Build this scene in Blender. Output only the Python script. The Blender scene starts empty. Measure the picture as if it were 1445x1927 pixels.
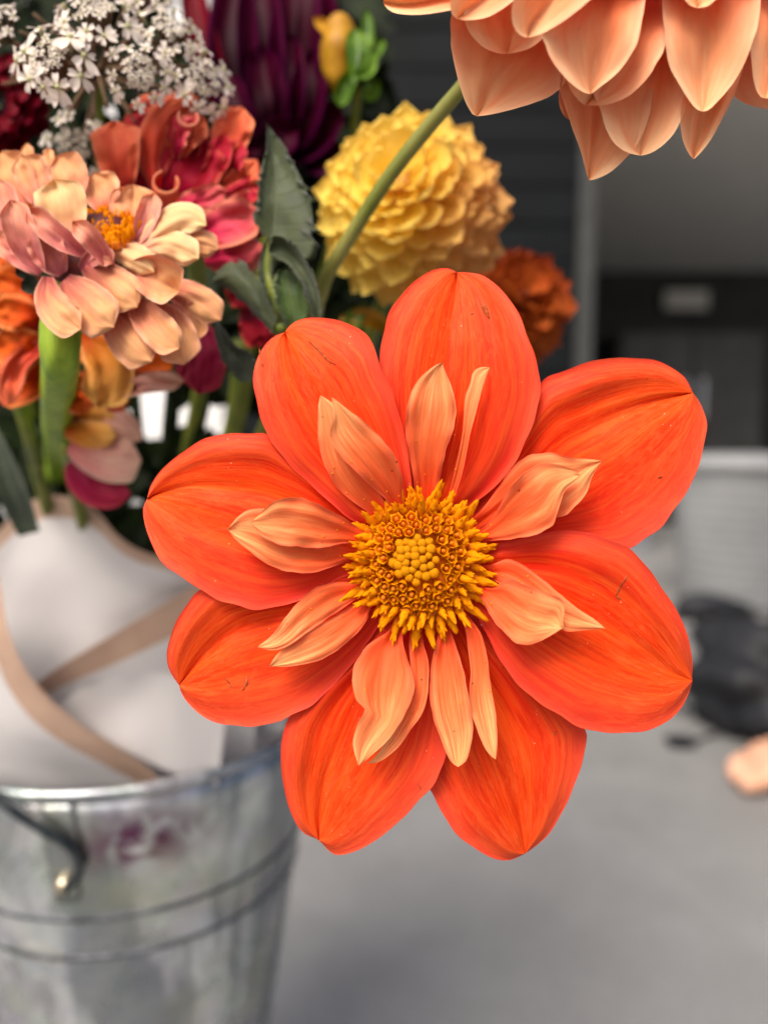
import bpy, bmesh, math, random
import numpy as np
from mathutils import Vector, Matrix, Quaternion
random.seed(7); RNG = np.random.default_rng(7)
SC = bpy.context.scene; COL = SC.collection
R = math.radians
# ---------------------------------------------------------------- camera, sky, sun, exposure
F = 1450.0; CX, CY = 722.5, 963.5; CAMH = 0.4786; PITCH = R(5.9); FOCUS = 0.165
cam = bpy.data.objects.new('camera', bpy.data.cameras.new('camera')); COL.objects.link(cam)
cam.location = (0, 0, CAMH); cam.rotation_euler = (R(90) - PITCH, 0, 0)
cd = cam.data; cd.sensor_fit = 'HORIZONTAL'; cd.sensor_width = 24; cd.lens = 24 * F / 1445
cd.clip_start = 0.01; cd.clip_end = 500
cd.dof.use_dof = True; cd.dof.focus_distance = FOCUS; cd.dof.aperture_fstop = 5.6; cd.dof.aperture_blades = 0
SC.camera = cam
SUN_EL, SUN_AZ = R(52), R(208)          # azimuth measured from +Y (north) clockwise: behind and left of the camera
w = bpy.data.worlds.new('World'); SC.world = w; w.use_nodes = True
nt = w.node_tree; bg = nt.nodes['Background']
sky = nt.nodes.new('ShaderNodeTexSky'); sky.sky_type = 'NISHITA'; sky.sun_disc = False
sky.sun_elevation = SUN_EL; sky.sun_rotation = SUN_AZ; sky.air_density = 1.0; sky.dust_density = 8.0; sky.ozone_density = 1.0
nt.links.new(sky.outputs[0], bg.inputs[0]); bg.inputs[1].default_value = 0.13
sl = bpy.data.lights.new('sun', 'SUN'); sl.energy = 1.9; sl.angle = R(30); sl.color = (1, .95, .87)
so = bpy.data.objects.new('sun', sl); COL.objects.link(so)
sd = Vector((math.sin(SUN_AZ) * math.cos(SUN_EL), math.cos(SUN_AZ) * math.cos(SUN_EL), math.sin(SUN_EL)))
so.rotation_euler = sd.to_track_quat('Z', 'Y').to_euler(); so.location = (-1, -2, 4)
SC.view_settings.view_transform = 'Standard'; SC.view_settings.look = 'None'
SC.view_settings.exposure = 0.42; SC.view_settings.gamma = 1
SC.render.engine = 'CYCLES'
try:
    SC.cycles.use_denoising = True; SC.cycles.denoiser = 'OPENIMAGEDENOISE'
    SC.cycles.max_bounces = 8; SC.cycles.transparent_max_bounces = 6
    SC.cycles.caustics_reflective = False; SC.cycles.caustics_refractive = False
    SC.cycles.sample_clamp_indirect = 6
except Exception: pass
# ---------------------------------------------------------------- helpers
CP, SP_ = math.cos(PITCH), math.sin(PITCH)
def P(px, py, d):
    """world point that stands d metres in front of the lens, on the line through photo pixel (px, py)"""
    x = (px - CX) / F * d; y = (CY - py) / F * d
    return Vector((x, y * SP_ + d * CP, CAMH + y * CP - d * SP_))
VIEW = Vector((0, -CP, SP_)); RIGHT = Vector((1, 0, 0)); UP = Vector((0, SP_, CP))
def PN(px, py, d):
    x = (px - CX) / F * d; y = (CY - py) / F * d
    return np.stack([x, y * SP_ + d * CP, CAMH + y * CP - d * SP_], -1)
def thing(name, label, cat, loc=(0, 0, 0), group=None):
    o = bpy.data.objects.new(name, None); COL.objects.link(o); o.location = loc
    o.empty_display_size = .01
    o['label'] = label; o['category'] = cat
    if group: o['group'] = group
    return o
def link(name, me, parent=None, mats=(), label=None):
    o = bpy.data.objects.new(name, me); COL.objects.link(o)
    if parent: o.parent = parent
    for m in mats: me.materials.append(m)
    if label: o['label'] = label
    return o
def wloc(o):
    v = Vector(o.location)
    while o.parent: o = o.parent; v += o.location
    return v
def mesh_from(name, verts, faces, parent=None, mats=(), uv=None, mi=None, smooth=True, label=None):
    """verts in world coordinates; stored relative to the parent (parents are never rotated here)"""
    verts = np.asarray(verts, float)
    if parent: verts = verts - np.array(wloc(parent))
    me = bpy.data.meshes.new(name); me.from_pydata(verts.tolist(), [], faces)
    if smooth: me.polygons.foreach_set('use_smooth', [True] * len(me.polygons))
    if mi is not None: me.polygons.foreach_set('material_index', mi)
    if uv is not None:
        l = me.uv_layers.new(name='UVMap'); idx = np.empty(len(me.loops), int); me.loops.foreach_get('vertex_index', idx)
        l.data.foreach_set('uv', np.asarray(uv)[idx].ravel())
    me.update(); return link(name, me, parent, mats, label)
def from_bm(name, bm, parent=None, mats=(), smooth=True, label=None):
    if parent: bmesh.ops.translate(bm, verts=bm.verts, vec=-wloc(parent))
    me = bpy.data.meshes.new(name); bm.to_mesh(me); bm.free()
    if smooth: me.polygons.foreach_set('use_smooth', [True] * len(me.polygons))
    return link(name, me, parent, mats, label)
def catmull(pts, n, even=True):
    p = np.asarray(pts, float)
    if len(p) == 2: p = np.stack([p[0], (p[0] + p[1]) / 2, p[1]])
    q = np.vstack([2 * p[0] - p[1], p, 2 * p[-1] - p[-2]]); out = []
    for i in range(len(p) - 1):
        a, b, c, e = q[i], q[i + 1], q[i + 2], q[i + 3]
        t = np.linspace(0, 1, 13)[:-1, None]
        out.append(.5 * (2 * b + (c - a) * t + (2 * a - 5 * b + 4 * c - e) * t ** 2 + (3 * b - a - 3 * c + e) * t ** 3))
    out.append(p[-1:]); c = np.vstack(out)
    s = np.r_[0, np.cumsum(np.linalg.norm(np.diff(c[:, :2], axis=0), axis=1))]; s /= s[-1]
    if not even: s = s ** .9
    u = np.linspace(0, 1, n)
    return np.stack([np.interp(u, s, c[:, k]) for k in range(c.shape[1])], -1)
def sstep(a, b, x):
    t = np.clip((x - a) / (b - a), 0, 1); return t * t * (3 - 2 * t)
def wob(u, w, seed, fu=3., fw=2.):
    r = np.random.default_rng(seed); s = 0
    for k in range(4):
        s = s + np.sin(fu * (k + 1) * .8 * u * 2 + r.uniform(-1, 1) * fw * (k + 1) * w + r.uniform(0, 6.28)) / (k + 1)
    return s / 2
def sheet(name, L, Rr, M, dl, parent, mats, nu=34, nv=20, cup=.002, roll=0., groove=.0004, ridge=.0002, nz=.0004, thk=.0003,
          tip=0., seed=0, dw=(0, 0), band=None, teeth=0, label=None, fold=0., ruf=0., crease=0., jag=0.):
    """a petal, leaf or paper sheet: left edge, right edge, midrib as photo-pixel curves (base to tip), dl = depths along it.
    cup lifts the margins towards the viewer, roll turns the last of them back, tip bends the end back."""
    Lc, Rc = catmull(L, nu), catmull(Rr, nu)
    Mc = catmull(M, nu) if M is not None else (Lc + Rc) / 2
    dd = np.interp(np.linspace(0, 1, nu), np.linspace(0, 1, len(dl)), dl)
    dd = np.convolve(np.r_[[dd[0]] * 3, dd, [dd[-1]] * 3], np.ones(7) / 7, 'valid')
    wv = -np.cos(np.linspace(0, math.pi, nv)); u = np.linspace(0, 1, nu)
    U, W = np.meshgrid(u, wv, indexing='ij')
    tooth = 1 + (4.2 * teeth * ((U * 8 + .3 * np.sin(U * 30 + seed)) % 1 - .6) if teeth else 0)
    a = np.abs(W)[..., None]
    if teeth: a = a * np.where(np.abs(W) > .99, tooth, 1)[..., None]
    if jag:
        q_ = np.random.default_rng(seed + 5).uniform(0, 6.28, 6) + np.where(W < 0, 2.1, 0)[..., None]
        a = a * (1 + jag * np.abs(W) ** 7 * (np.sin(19 * U + q_[..., 0]) + .7 * np.sin(37 * U + q_[..., 1]) + .6 * np.sin(61 * U + q_[..., 2])) * np.sin(U * math.pi))[..., None]
    E = np.where((W < 0)[..., None], Lc[:, None, :], Rc[:, None, :])
    XY = Mc[:, None, :] * (1 - a) + E * a
    env = np.sin(np.clip(U * 1.05, 0, 1) * math.pi) ** .6
    h = cup * W ** 2 * (.35 + .65 * env) - roll * sstep(.6, 1, np.abs(W)) - tip * U ** 3 + fold * np.abs(W)
    rs = np.random.default_rng(seed + 99); ph = rs.uniform(0, 6.28, 3)
    h += groove * -np.exp(-(W / .07) ** 2) * sstep(.2, 1, U)
    h += ridge * env * (np.cos(W * 7 + ph[0]) + .7 * np.cos(W * 13 + ph[1] + U * 2))
    h += nz * wob(U, W, seed)
    if ruf: h += ruf * W ** 2 * (np.sin(U * 15 + ph[0] + W) + .6 * np.sin(U * 27 + ph[1] - 2 * W)) * env
    if crease: h -= crease * (np.abs(((U * 2.3 + W * .9 + ph[2]) % 1) - .5) * 2 + .7 * np.abs(((U * 1.4 - W * 1.3 + ph[1]) % 1) - .5) * 2)
    D = dd[:, None] - h + dw[0] * (1 - W) / 2 + dw[1] * (1 + W) / 2
    front = PN(XY[..., 0], XY[..., 1], D)
    tk = thk * np.sqrt(np.clip(1 - W ** 2, 0, 1)) * np.clip((1 - U) * 8, .05, 1)
    back = PN(XY[..., 0], XY[..., 1], D + tk)
    sheet.last = (XY, D)
    nf = nu * nv; idx = np.arange(nf).reshape(nu, nv); bidx = np.full((nu, nv), -1)
    bidx[:, 1:-1] = nf + np.arange(nu * (nv - 2)).reshape(nu, nv - 2); bidx[:, 0] = idx[:, 0]; bidx[:, -1] = idx[:, -1]
    V = np.vstack([front.reshape(-1, 3), back[:, 1:-1].reshape(-1, 3)])
    uv = np.stack([U, (W + 1) / 2], -1); UV = np.vstack([uv.reshape(-1, 2), uv[:, 1:-1].reshape(-1, 2)])
    f = []; mi = []
    for i in range(nu - 1):
        for j in range(nv - 1):
            m = 0 if band is None else int((wv[j] + 1) / 2 < band)
            f.append((idx[i, j], idx[i, j + 1], idx[i + 1, j + 1], idx[i + 1, j])); mi.append(m)
            f.append((bidx[i, j], bidx[i + 1, j], bidx[i + 1, j + 1], bidx[i, j + 1])); mi.append(m)
    f = [tuple(int(x) for x in q) for q in f]
    return mesh_from(name, V, f, parent, mats, UV, mi if band is not None else None, label=label)
def edges(mid, wd, pa=.55, pb=.5, skew=0., n=9, blunt=.12, base=.3):
    """left and right edges of a petal from its midrib pixels and its full width"""
    m = catmull(mid, n); t = np.gradient(m, axis=0); t /= np.linalg.norm(t, axis=1)[:, None] + 1e-9
    nrm = np.stack([t[:, 1], -t[:, 0]], -1); u = np.linspace(0, 1, n)
    pr = (np.clip(u, 0, 1) ** pa) * (np.clip(1 - u, 0, 1) ** pb); pr = pr / pr.max(); pr = np.maximum(pr, base * (1 - u) ** 2); pr[-1] = blunt * .3
    L = m + nrm * (wd * (.5 + skew) * pr)[:, None]; Rr = m - nrm * (wd * (.5 - skew) * pr)[:, None]
    return L, Rr, m
def petal(name, mid, wd, dl, parent, mats, pa=.6, pb=.4, skew=0., **k):
    blunt = k.pop('blunt', .12); base = k.pop('base', .3)
    L, Rr, m = edges(mid, wd, pa, pb, skew, blunt=blunt, base=base)
    k.setdefault('nu', 22); k.setdefault('nv', 13)
    return sheet(name, L, Rr, m, dl, parent, mats, **k)
def tube(name, pts, rad, parent, mats, seg=10, n=None, label=None, world=False, ridges=0.):
    """swept stem; pts = (px, py, d) or world points, rad = radius list in metres"""
    w_ = np.array([tuple(p) if world else tuple(P(*p)) for p in pts]); n = n or max(6, len(pts) * 5)
    q = np.vstack([2 * w_[0] - w_[1], w_, 2 * w_[-1] - w_[-2]]); c = []
    for i in range(len(w_) - 1):
        a, b, cc, e = q[i], q[i + 1], q[i + 2], q[i + 3]; t = np.linspace(0, 1, 9)[:-1, None]
        c.append(.5 * (2 * b + (cc - a) * t + (2 * a - 5 * b + 4 * cc - e) * t ** 2 + (3 * b - a - 3 * cc + e) * t ** 3))
    c = np.vstack(c + [w_[-1:]]); s = np.linspace(0, 1, len(c)); uu = np.linspace(0, 1, n)
    c = np.stack([np.interp(uu, s, c[:, k]) for k in range(3)], -1)
    r = np.interp(uu, np.linspace(0, 1, len(rad)), rad)
    T = np.gradient(c, axis=0); T /= np.linalg.norm(T, axis=1)[:, None] + 1e-12
    ref = np.array([0.31, .87, .2]); V = []; UV = []
    for i in range(n):
        a = np.cross(T[i], ref); a /= np.linalg.norm(a) + 1e-12; b = np.cross(T[i], a)
        for j in range(seg):
            th = 2 * math.pi * j / seg; rr = r[i] * (1 + ridges * math.cos(th * 5))
            V.append(c[i] + rr * (math.cos(th) * a + math.sin(th) * b)); UV.append((uu[i], abs(2 * j / seg - 1)))
    f = []
    for i in range(n - 1):
        for j in range(seg):
            k = (j + 1) % seg; f.append((i * seg + j, i * seg + k, (i + 1) * seg + k, (i + 1) * seg + j))
    f.append(tuple(range(seg - 1, -1, -1))); f.append(tuple((n - 1) * seg + j for j in range(seg)))
    return mesh_from(name, V, f, parent, mats, UV, label=label)
def lathe(name, prof, centre, parent, mats, seg=72, axis_mat=None, label=None):
    V = []; f = []; UV = []
    for i, (r, z) in enumerate(prof):
        for j in range(seg):
            a = 2 * math.pi * j / seg; V.append((centre[0] + r * math.cos(a), centre[1] + r * math.sin(a), centre[2] + z)); UV.append((i / len(prof), j / seg))
    for i in range(len(prof) - 1):
        for j in range(seg):
            k = (j + 1) % seg; f.append((i * seg + j, i * seg + k, (i + 1) * seg + k, (i + 1) * seg + j))
    return mesh_from(name, V, f, parent, mats, UV, label=label)
def box(name, lo, hi, parent, mats, bev=.004, label=None, smooth=False):
    bm = bmesh.new(); bmesh.ops.create_cube(bm, size=1)
    for v in bm.verts: v.co = Vector([(lo[k] + hi[k]) / 2 + v.co[k] * (hi[k] - lo[k]) for k in range(3)])
    if bev: bmesh.ops.bevel(bm, geom=bm.edges[:], offset=bev, segments=2, affect='EDGES')
    return from_bm(name, bm, parent, mats, smooth, label)
# ---------------------------------------------------------------- materials
def srgb(r, g, b):
    f = lambda c: c / 12.92 if c <= .04045 else ((c + .055) / 1.055) ** 2.4
    return (f(r / 255), f(g / 255), f(b / 255), 1)
class N:
    def __init__(s, name):
        s.m = bpy.data.materials.new(name); s.m.use_nodes = True; s.t = s.m.node_tree; s.b = s.t.nodes['Principled BSDF']; s.out = s.t.nodes['Material Output']
    def n(s, typ, **k):
        x = s.t.nodes.new('ShaderNode' + typ)
        for a, v in k.items(): setattr(x, a, v)
        return x
    def l(s, a, b): s.t.links.new(a, b)
    def put(s, v, sock):
        if hasattr(v, 'links'): s.l(v, sock)
        else: sock.default_value = v
    def math(s, op, a, b=0., c=False):
        x = s.n('Math', operation=op, use_clamp=c); s.put(a, x.inputs[0]); s.put(b, x.inputs[1]); return x.outputs[0]
    def mix(s, f, a, b, bt='MIX'):
        x = s.n('Mix', data_type='RGBA', blend_type=bt); s.put(f, x.inputs['Factor']); s.put(a, x.inputs[6]); s.put(b, x.inputs[7]); return x.outputs[2]
    def ramp(s, f, stops):
        x = s.n('ValToRGB'); e = x.color_ramp.elements
        while len(e) < len(stops): e.new(.5)
        for k, (p, c) in enumerate(stops): e[k].position = p; e[k].color = c if len(c) == 4 else (*c, 1)
        s.l(f, x.inputs[0]); return x.outputs[0]
    def noise(s, vec, scale, detail=3, rough=.55, dist=0.):
        x = s.n('TexNoise'); x.inputs['Scale'].default_value = scale; x.inputs['Detail'].default_value = detail
        x.inputs['Roughness'].default_value = rough; x.inputs['Distortion'].default_value = dist; s.l(vec, x.inputs['Vector']); return x.outputs[0]
    def bump(s, h, strength, dist):
        x = s.n('Bump'); x.inputs['Strength'].default_value = strength; x.inputs['Distance'].default_value = dist; s.l(h, x.inputs['Height']); s.l(x.outputs[0], s.b.inputs['Normal']); return x
    def coords(s, which='Object'): return s.n('TexCoord').outputs[which]
def g(v): return (v, v, v, 1)
def petal_mat(name, base, mid, tip, edge, vein, transl=.22, rough=.5, vs=34, vein_amt=.5, edge_pow=7, edge_amt=.7, bump=.35, specks=0., stops=(0, .35, .9), tint=0., spec=.09, dk=.22, mott=0.):
    s = N(name); uv = s.n('UVMap'); uv.uv_map = 'UVMap'; sep = s.n('SeparateXYZ'); s.l(uv.outputs[0], sep.inputs[0]); u, v = sep.outputs[0], sep.outputs[1]
    oi = s.n('ObjectInfo'); rnd = oi.outputs['Random']
    wv = s.math('ABSOLUTE', s.math('SUBTRACT', s.math('MULTIPLY', v, 2), 1))
    def vec(a, b):
        c = s.n('CombineXYZ'); s.l(s.math('MULTIPLY', u, a), c.inputs[0]); s.l(s.math('MULTIPLY', v, b), c.inputs[1]); s.l(s.math('MULTIPLY', rnd, 37), c.inputs[2]); return c.outputs[0]
    n1 = s.noise(vec(2.2, vs), 1, 4, .6, .3); n2 = s.noise(vec(5, vs * 2.6), 1, 3, .6, .2); n3 = s.noise(vec(2.5, 4), 1, 3, .6, .4)
    fac = s.math('ADD', u, s.math('MULTIPLY', s.math('SUBTRACT', n3, .5), .5), True)
    c = s.ramp(fac, [(stops[0], base), (stops[1], mid), (stops[2], tip)])
    n4 = s.noise(vec(1.6, 7), 1, 4, .65, .6)
    vf = s.ramp(n1, [(.42, g(0)), (.66, g(1))]); c = s.mix(s.math('MULTIPLY', vf, vein_amt), c, vein)
    vf2 = s.ramp(n2, [(.38, g(1)), (.56, g(0))])
    dark = s.mix(1, c, (.66, .34, .34, 1), 'MULTIPLY'); c = s.mix(s.math('MULTIPLY', vf2, dk), c, dark)
    ef = s.math('MULTIPLY', s.math('POWER', wv, edge_pow), edge_amt); c = s.mix(ef, c, edge)
    c = s.mix(s.math('MULTIPLY', s.ramp(n4, [(.45, g(0)), (.7, g(1))]), .55 * min(1, vein_amt + .2)), c, base)
    if mott:
        mo = s.math('MULTIPLY', s.ramp(s.noise(vec(16, 34), 1, 3, .7, .8), [(.45, g(0)), (.65, g(1))]), s.ramp(u, [(.35, g(0)), (.9, g(1))])); c = s.mix(s.math('MULTIPLY', mo, mott), c, srgb(252, 112, 58))
        vw = s.n('TexVoronoi'); vw.inputs['Scale'].default_value = 700; s.l(s.coords(), vw.inputs['Vector'])
        wm = s.math('MULTIPLY', s.math('LESS_THAN', vw.outputs['Distance'], .10), s.ramp(s.noise(s.coords(), 110, 2), [(.6, g(0)), (.68, g(1))])); c = s.mix(s.math('MULTIPLY', wm, .7), c, srgb(250, 190, 150))
    if tint: c = s.mix(tint, c, oi.outputs['Color'])
    if specks:
        vo = s.n('TexVoronoi'); vo.inputs['Scale'].default_value = 330; s.l(s.coords(), vo.inputs['Vector'])
        m = s.ramp(s.noise(s.coords(), 160, 2), [(.52, g(0)), (.6, g(1))])
        sp = s.math('MULTIPLY', s.math('LESS_THAN', vo.outputs['Distance'], specks), m); c = s.mix(s.math('MULTIPLY', sp, .8), c, srgb(110, 45, 25))
    s.l(c, s.b.inputs['Base Color']); s.b.inputs['Roughness'].default_value = rough; s.b.inputs['Specular IOR Level'].default_value = spec
    hh = s.math('ADD', n1, s.math('MULTIPLY', n2, .5)); bp = s.bump(hh, bump, .0006)
    if transl:
        tr = s.n('BsdfTranslucent'); s.l(c, tr.inputs['Color']); mx = s.n('MixShader'); mx.inputs[0].default_value = transl
        s.l(s.b.outputs[0], mx.inputs[1]); s.l(tr.outputs[0], mx.inputs[2]); s.l(mx.outputs[0], s.out.inputs['Surface'])
    return s.m
def simple_mat(name, c1, c2, scale=60, rough=.55, bump=.2, bd=.0005, metallic=0., stretch=None, transl=0., spec=.4, ramp=(.35, .65), coat=0.):
    s = N(name); co = s.coords()
    if stretch:
        mp = s.n('Mapping'); mp.inputs['Scale'].default_value = stretch; s.l(co, mp.inputs[0]); co = mp.outputs[0]
    n1 = s.noise(co, scale, 5, .6, .2); c = s.mix(s.ramp(n1, [(ramp[0], g(0)), (ramp[1], g(1))]), c1, c2)
    s.l(c, s.b.inputs['Base Color']); s.b.inputs['Roughness'].default_value = rough; s.b.inputs['Metallic'].default_value = metallic
    s.b.inputs['Specular IOR Level'].default_value = spec
    if bump: s.bump(s.noise(co, scale * 3, 4), bump, bd)
    if transl:
        tr = s.n('BsdfTranslucent'); s.l(c, tr.inputs['Color']); mx = s.n('MixShader'); mx.inputs[0].default_value = transl
        s.l(s.b.outputs[0], mx.inputs[1]); s.l(tr.outputs[0], mx.inputs[2]); s.l(mx.outputs[0], s.out.inputs['Surface'])
    return s.m
M = {}
M['ray'] = petal_mat('ray_petal', srgb(214, 6, 0), srgb(240, 50, 8), srgb(248, 86, 24), srgb(238, 82, 66), srgb(253, 106, 30), vs=24, vein_amt=.6, specks=.05, transl=.18, stops=(0, .42, 1), edge_pow=3, edge_amt=.7, bump=.18, dk=.6, mott=.45)
M['collar'] = petal_mat('collar_petal', srgb(238, 62, 20), srgb(247, 130, 74), srgb(253, 200, 130), srgb(242, 124, 92), srgb(238, 92, 46), vs=12, vein_amt=.6, specks=.08, transl=.22, edge_pow=5, edge_amt=.5, stops=(.06, .5, .95), bump=.07, dk=.22)
M['peach'] = petal_mat('peach_petal', srgb(248, 106, 48), srgb(252, 172, 118), srgb(254, 218, 168), srgb(254, 230, 190), srgb(246, 150, 112), vs=5, vein_amt=.3, transl=.3, edge_pow=3, edge_amt=.6, bump=.05, stops=(.18, .55, 1), dk=.1)
M['zin'] = petal_mat('zinnia_petal', srgb(170, 70, 80), srgb(228, 142, 108), srgb(240, 182, 124), srgb(246, 192, 162), srgb(232, 156, 128), vs=9, vein_amt=.4, transl=.2, edge_pow=6, bump=.2, stops=(0, .3, .6), rough=.65, dk=.12)
M['zinl'] = petal_mat('zinnia_petal_light', srgb(228, 150, 132), srgb(246, 198, 142), srgb(250, 218, 156), srgb(250, 222, 180), srgb(240, 180, 144), vs=9, vein_amt=.35, transl=.2, bump=.2, rough=.65, dk=.1)
M['zinm'] = petal_mat('zinnia_petal_mauve', srgb(176, 80, 96), srgb(230, 142, 138), srgb(247, 180, 142), srgb(249, 196, 168), srgb(238, 146, 132), vs=9, vein_amt=.4, transl=.15, bump=.2, rough=.65, dk=.12)
M['crim'] = petal_mat('crimson_petal', srgb(96, 0, 8), srgb(160, 8, 34), srgb(200, 40, 58), srgb(226, 110, 84), srgb(190, 14, 78), vs=9, vein_amt=.4, transl=.2, edge_pow=8, bump=.12, dk=.15)
M['corl'] = petal_mat('coral_petal', srgb(190, 30, 30), srgb(222, 88, 56), srgb(234, 122, 80), srgb(246, 166, 122), srgb(214, 60, 80), vs=8, vein_amt=.35, transl=.22, edge_pow=6, bump=.1, dk=.1)
M['pink'] = petal_mat('pink_petal', srgb(170, 4, 56), srgb(212, 44, 84), srgb(232, 110, 104), srgb(246, 176, 130), srgb(220, 70, 110), vs=8, vein_amt=.35, transl=.22, edge_pow=4, bump=.1, dk=.1)
M['mag'] = petal_mat('magenta_petal', srgb(100, 4, 30), srgb(136, 18, 56), srgb(166, 44, 66), srgb(186, 80, 84), srgb(130, 12, 66), vs=10, vein_amt=.45, transl=.18, bump=.15)
M['oran'] = petal_mat('orange_petal', srgb(130, 14, 0), srgb(200, 66, 6), srgb(226, 112, 36), srgb(240, 170, 104), srgb(206, 50, 6), vs=8, vein_amt=.35, transl=.22, edge_pow=6, bump=.15, dk=.12)
M['gold'] = petal_mat('golden_petal', srgb(176, 54, 4), srgb(230, 148, 52), srgb(246, 198, 108), srgb(248, 210, 136), srgb(226, 112, 40), vs=8, vein_amt=.3, transl=.22, bump=.1, dk=.1)
M['pale'] = petal_mat('pale_petal', srgb(204, 104, 104), srgb(230, 164, 150), srgb(246, 212, 184), srgb(248, 222, 194), srgb(218, 130, 140), vs=10, vein_amt=.35, transl=.22, bump=.12, dk=.1)
M['purp'] = petal_mat('purple_petal', srgb(6, 0, 3), srgb(24, 0, 12), srgb(64, 0, 30), srgb(86, 2, 60), srgb(54, 0, 16), vs=10, vein_amt=.4, transl=.08, bump=.15, rough=.45, spec=.05)
M['burg'] = petal_mat('burgundy_petal', srgb(36, 0, 4), srgb(88, 0, 12), srgb(120, 2, 26), srgb(126, 10, 40), srgb(90, 0, 24), vs=10, vein_amt=.4, transl=.12, bump=.15)
M['ball'] = petal_mat('ball_petal', srgb(236, 176, 10), srgb(248, 214, 84), srgb(252, 226, 150), srgb(246, 204, 140), srgb(248, 206, 90), vs=8, vein_amt=.25, transl=.34, tint=.6, edge_pow=3, edge_amt=.85, bump=.1, dk=.08)
M['stem'] = simple_mat('stem_green', srgb(88, 104, 26), srgb(128, 134, 48), 120, .5, .25, .0004, stretch=(1, 1, .12), transl=.08)
M['stemb'] = simple_mat('stem_brown_green', srgb(104, 116, 34), srgb(150, 146, 78), 200, .5, .2, .0003, stretch=(.3, .3, .1), transl=.05)
M['zstem'] = simple_mat('zinnia_stem', srgb(112, 146, 26), srgb(156, 182, 54), 160, .5, .35, .0005, stretch=(1, 1, .08), transl=.1)
M['ray_stem'] = simple_mat('umbel_ray', srgb(92, 82, 56), srgb(124, 92, 78), 200, .7, .1, .0003, spec=.1)
M['white'] = petal_mat('umbel_petal', srgb(226, 220, 190), srgb(240, 234, 222), srgb(246, 238, 232), srgb(228, 200, 194), srgb(212, 198, 172), vs=5, vein_amt=.3, transl=.25, bump=.1)
M['ugreen'] = simple_mat('umbel_centre', srgb(150, 156, 90), srgb(206, 200, 160), 600, .6, .1)
M['disc'] = simple_mat('disc_yellow', srgb(238, 130, 0), srgb(250, 168, 0), 500, .75, .4, .0003, transl=.15, spec=.1)
M['disco'] = simple_mat('disc_orange', srgb(222, 104, 0), srgb(246, 146, 0), 500, .75, .4, .0003, transl=.1)
M['discb'] = simple_mat('disc_bud', srgb(206, 126, 0), srgb(230, 152, 0), 500, .7, .4, .0003, transl=.1, spec=.12)
M['maroon'] = simple_mat('disc_maroon', srgb(60, 8, 14), srgb(110, 30, 24), 300, .6, .3)
M['dleaf'] = simple_mat('foliage_dark', srgb(10, 18, 6), srgb(30, 42, 16), 80, .6, .2, spec=.1)  # leaf colour darkened to hold the bouquet's inner self-shadow
M['wgreen'] = simple_mat('sepal_green', srgb(60, 96, 14), srgb(104, 140, 30), 150, .45, .2, transl=.1)
M['budy'] = simple_mat('bud_yellow', srgb(170, 116, 6), srgb(198, 148, 26), 120, .5, .2, transl=.1)
def leaf_mat(name, c1, c2, veinc):
    s = N(name); uv = s.n('UVMap'); uv.uv_map = 'UVMap'; sep = s.n('SeparateXYZ'); s.l(uv.outputs[0], sep.inputs[0]); u, v = sep.outputs[0], sep.outputs[1]
    wv = s.math('ABSOLUTE', s.math('SUBTRACT', s.math('MULTIPLY', v, 2), 1))
    ln = s.math('FRACT', s.math('MULTIPLY', s.math('SUBTRACT', u, s.math('MULTIPLY', wv, .22)), 9))
    ln = s.math('ABSOLUTE', s.math('SUBTRACT', ln, .5)); vm = s.ramp(ln, [(0, g(1)), (.07, g(0))]); mr = s.ramp(wv, [(.02, g(1)), (.06, g(0))])
    vv = s.math('MAXIMUM', s.math('MULTIPLY', vm, .55), mr)
    n1 = s.noise(s.coords(), 140, 5); n2 = s.noise(s.coords(), 900, 3)
    c = s.mix(s.ramp(n1, [(.38, g(0)), (.68, g(1))]), c1, c2); c = s.mix(s.math('MULTIPLY', vv, .5), c, veinc)
    s.l(c, s.b.inputs['Base Color']); s.b.inputs['Roughness'].default_value = .6; s.b.inputs['Sheen Weight'].default_value = .25
    s.bump(s.math('SUBTRACT', s.math('MULTIPLY', n2, .4), vv), .5, .0005)
    tr = s.n('BsdfTranslucent'); s.l(c, tr.inputs['Color']); mx = s.n('MixShader'); mx.inputs[0].default_value = .15
    s.l(s.b.outputs[0], mx.inputs[1]); s.l(tr.outputs[0], mx.inputs[2]); s.l(mx.outputs[0], s.out.inputs['Surface']); return s.m
M['leaf'] = leaf_mat('leaf_grey_green', srgb(44, 56, 20), srgb(70, 82, 38), srgb(98, 108, 72))
M['leafg'] = leaf_mat('leaf_fresh_green', srgb(52, 78, 18), srgb(78, 104, 36), srgb(120, 134, 80))
M['leafd'] = leaf_mat('leaf_dull', srgb(38, 50, 34), srgb(60, 72, 52), srgb(90, 98, 78))
# ---------------------------------------------------------------- floor and garage behind
def concrete():
    s = N('concrete'); co = s.coords(); n1 = s.noise(co, 1.6, 6, .6); n2 = s.noise(co, 9, 6, .65); n3 = s.noise(co, 160, 4, .7)
    c = s.mix(s.ramp(n1, [(.35, g(0)), (.68, g(1))]), (.196, .196, .193, 1), (.278, .276, .27, 1))
    c = s.mix(s.math('MULTIPLY', s.ramp(n2, [(.4, g(0)), (.7, g(1))]), .35), c, (.34, .34, .335, 1))
    c = s.mix(s.math('MULTIPLY', s.ramp(n3, [(.45, g(1)), (.62, g(0))]), .3), c, (.14, .14, .14, 1))
    s.l(c, s.b.inputs['Base Color']); s.l(s.ramp(n2, [(.3, g(.42)), (.7, g(.62))]), s.b.inputs['Roughness']); s.bump(n3, .2, .002); return s.m
fl = mesh_from('floor', [(-60, -40, 0), (60, -40, 0), (60, 90, 0), (-60, 90, 0)], [(0, 1, 2, 3)], None, [concrete()], smooth=False); fl['kind'] = 'structure'
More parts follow.
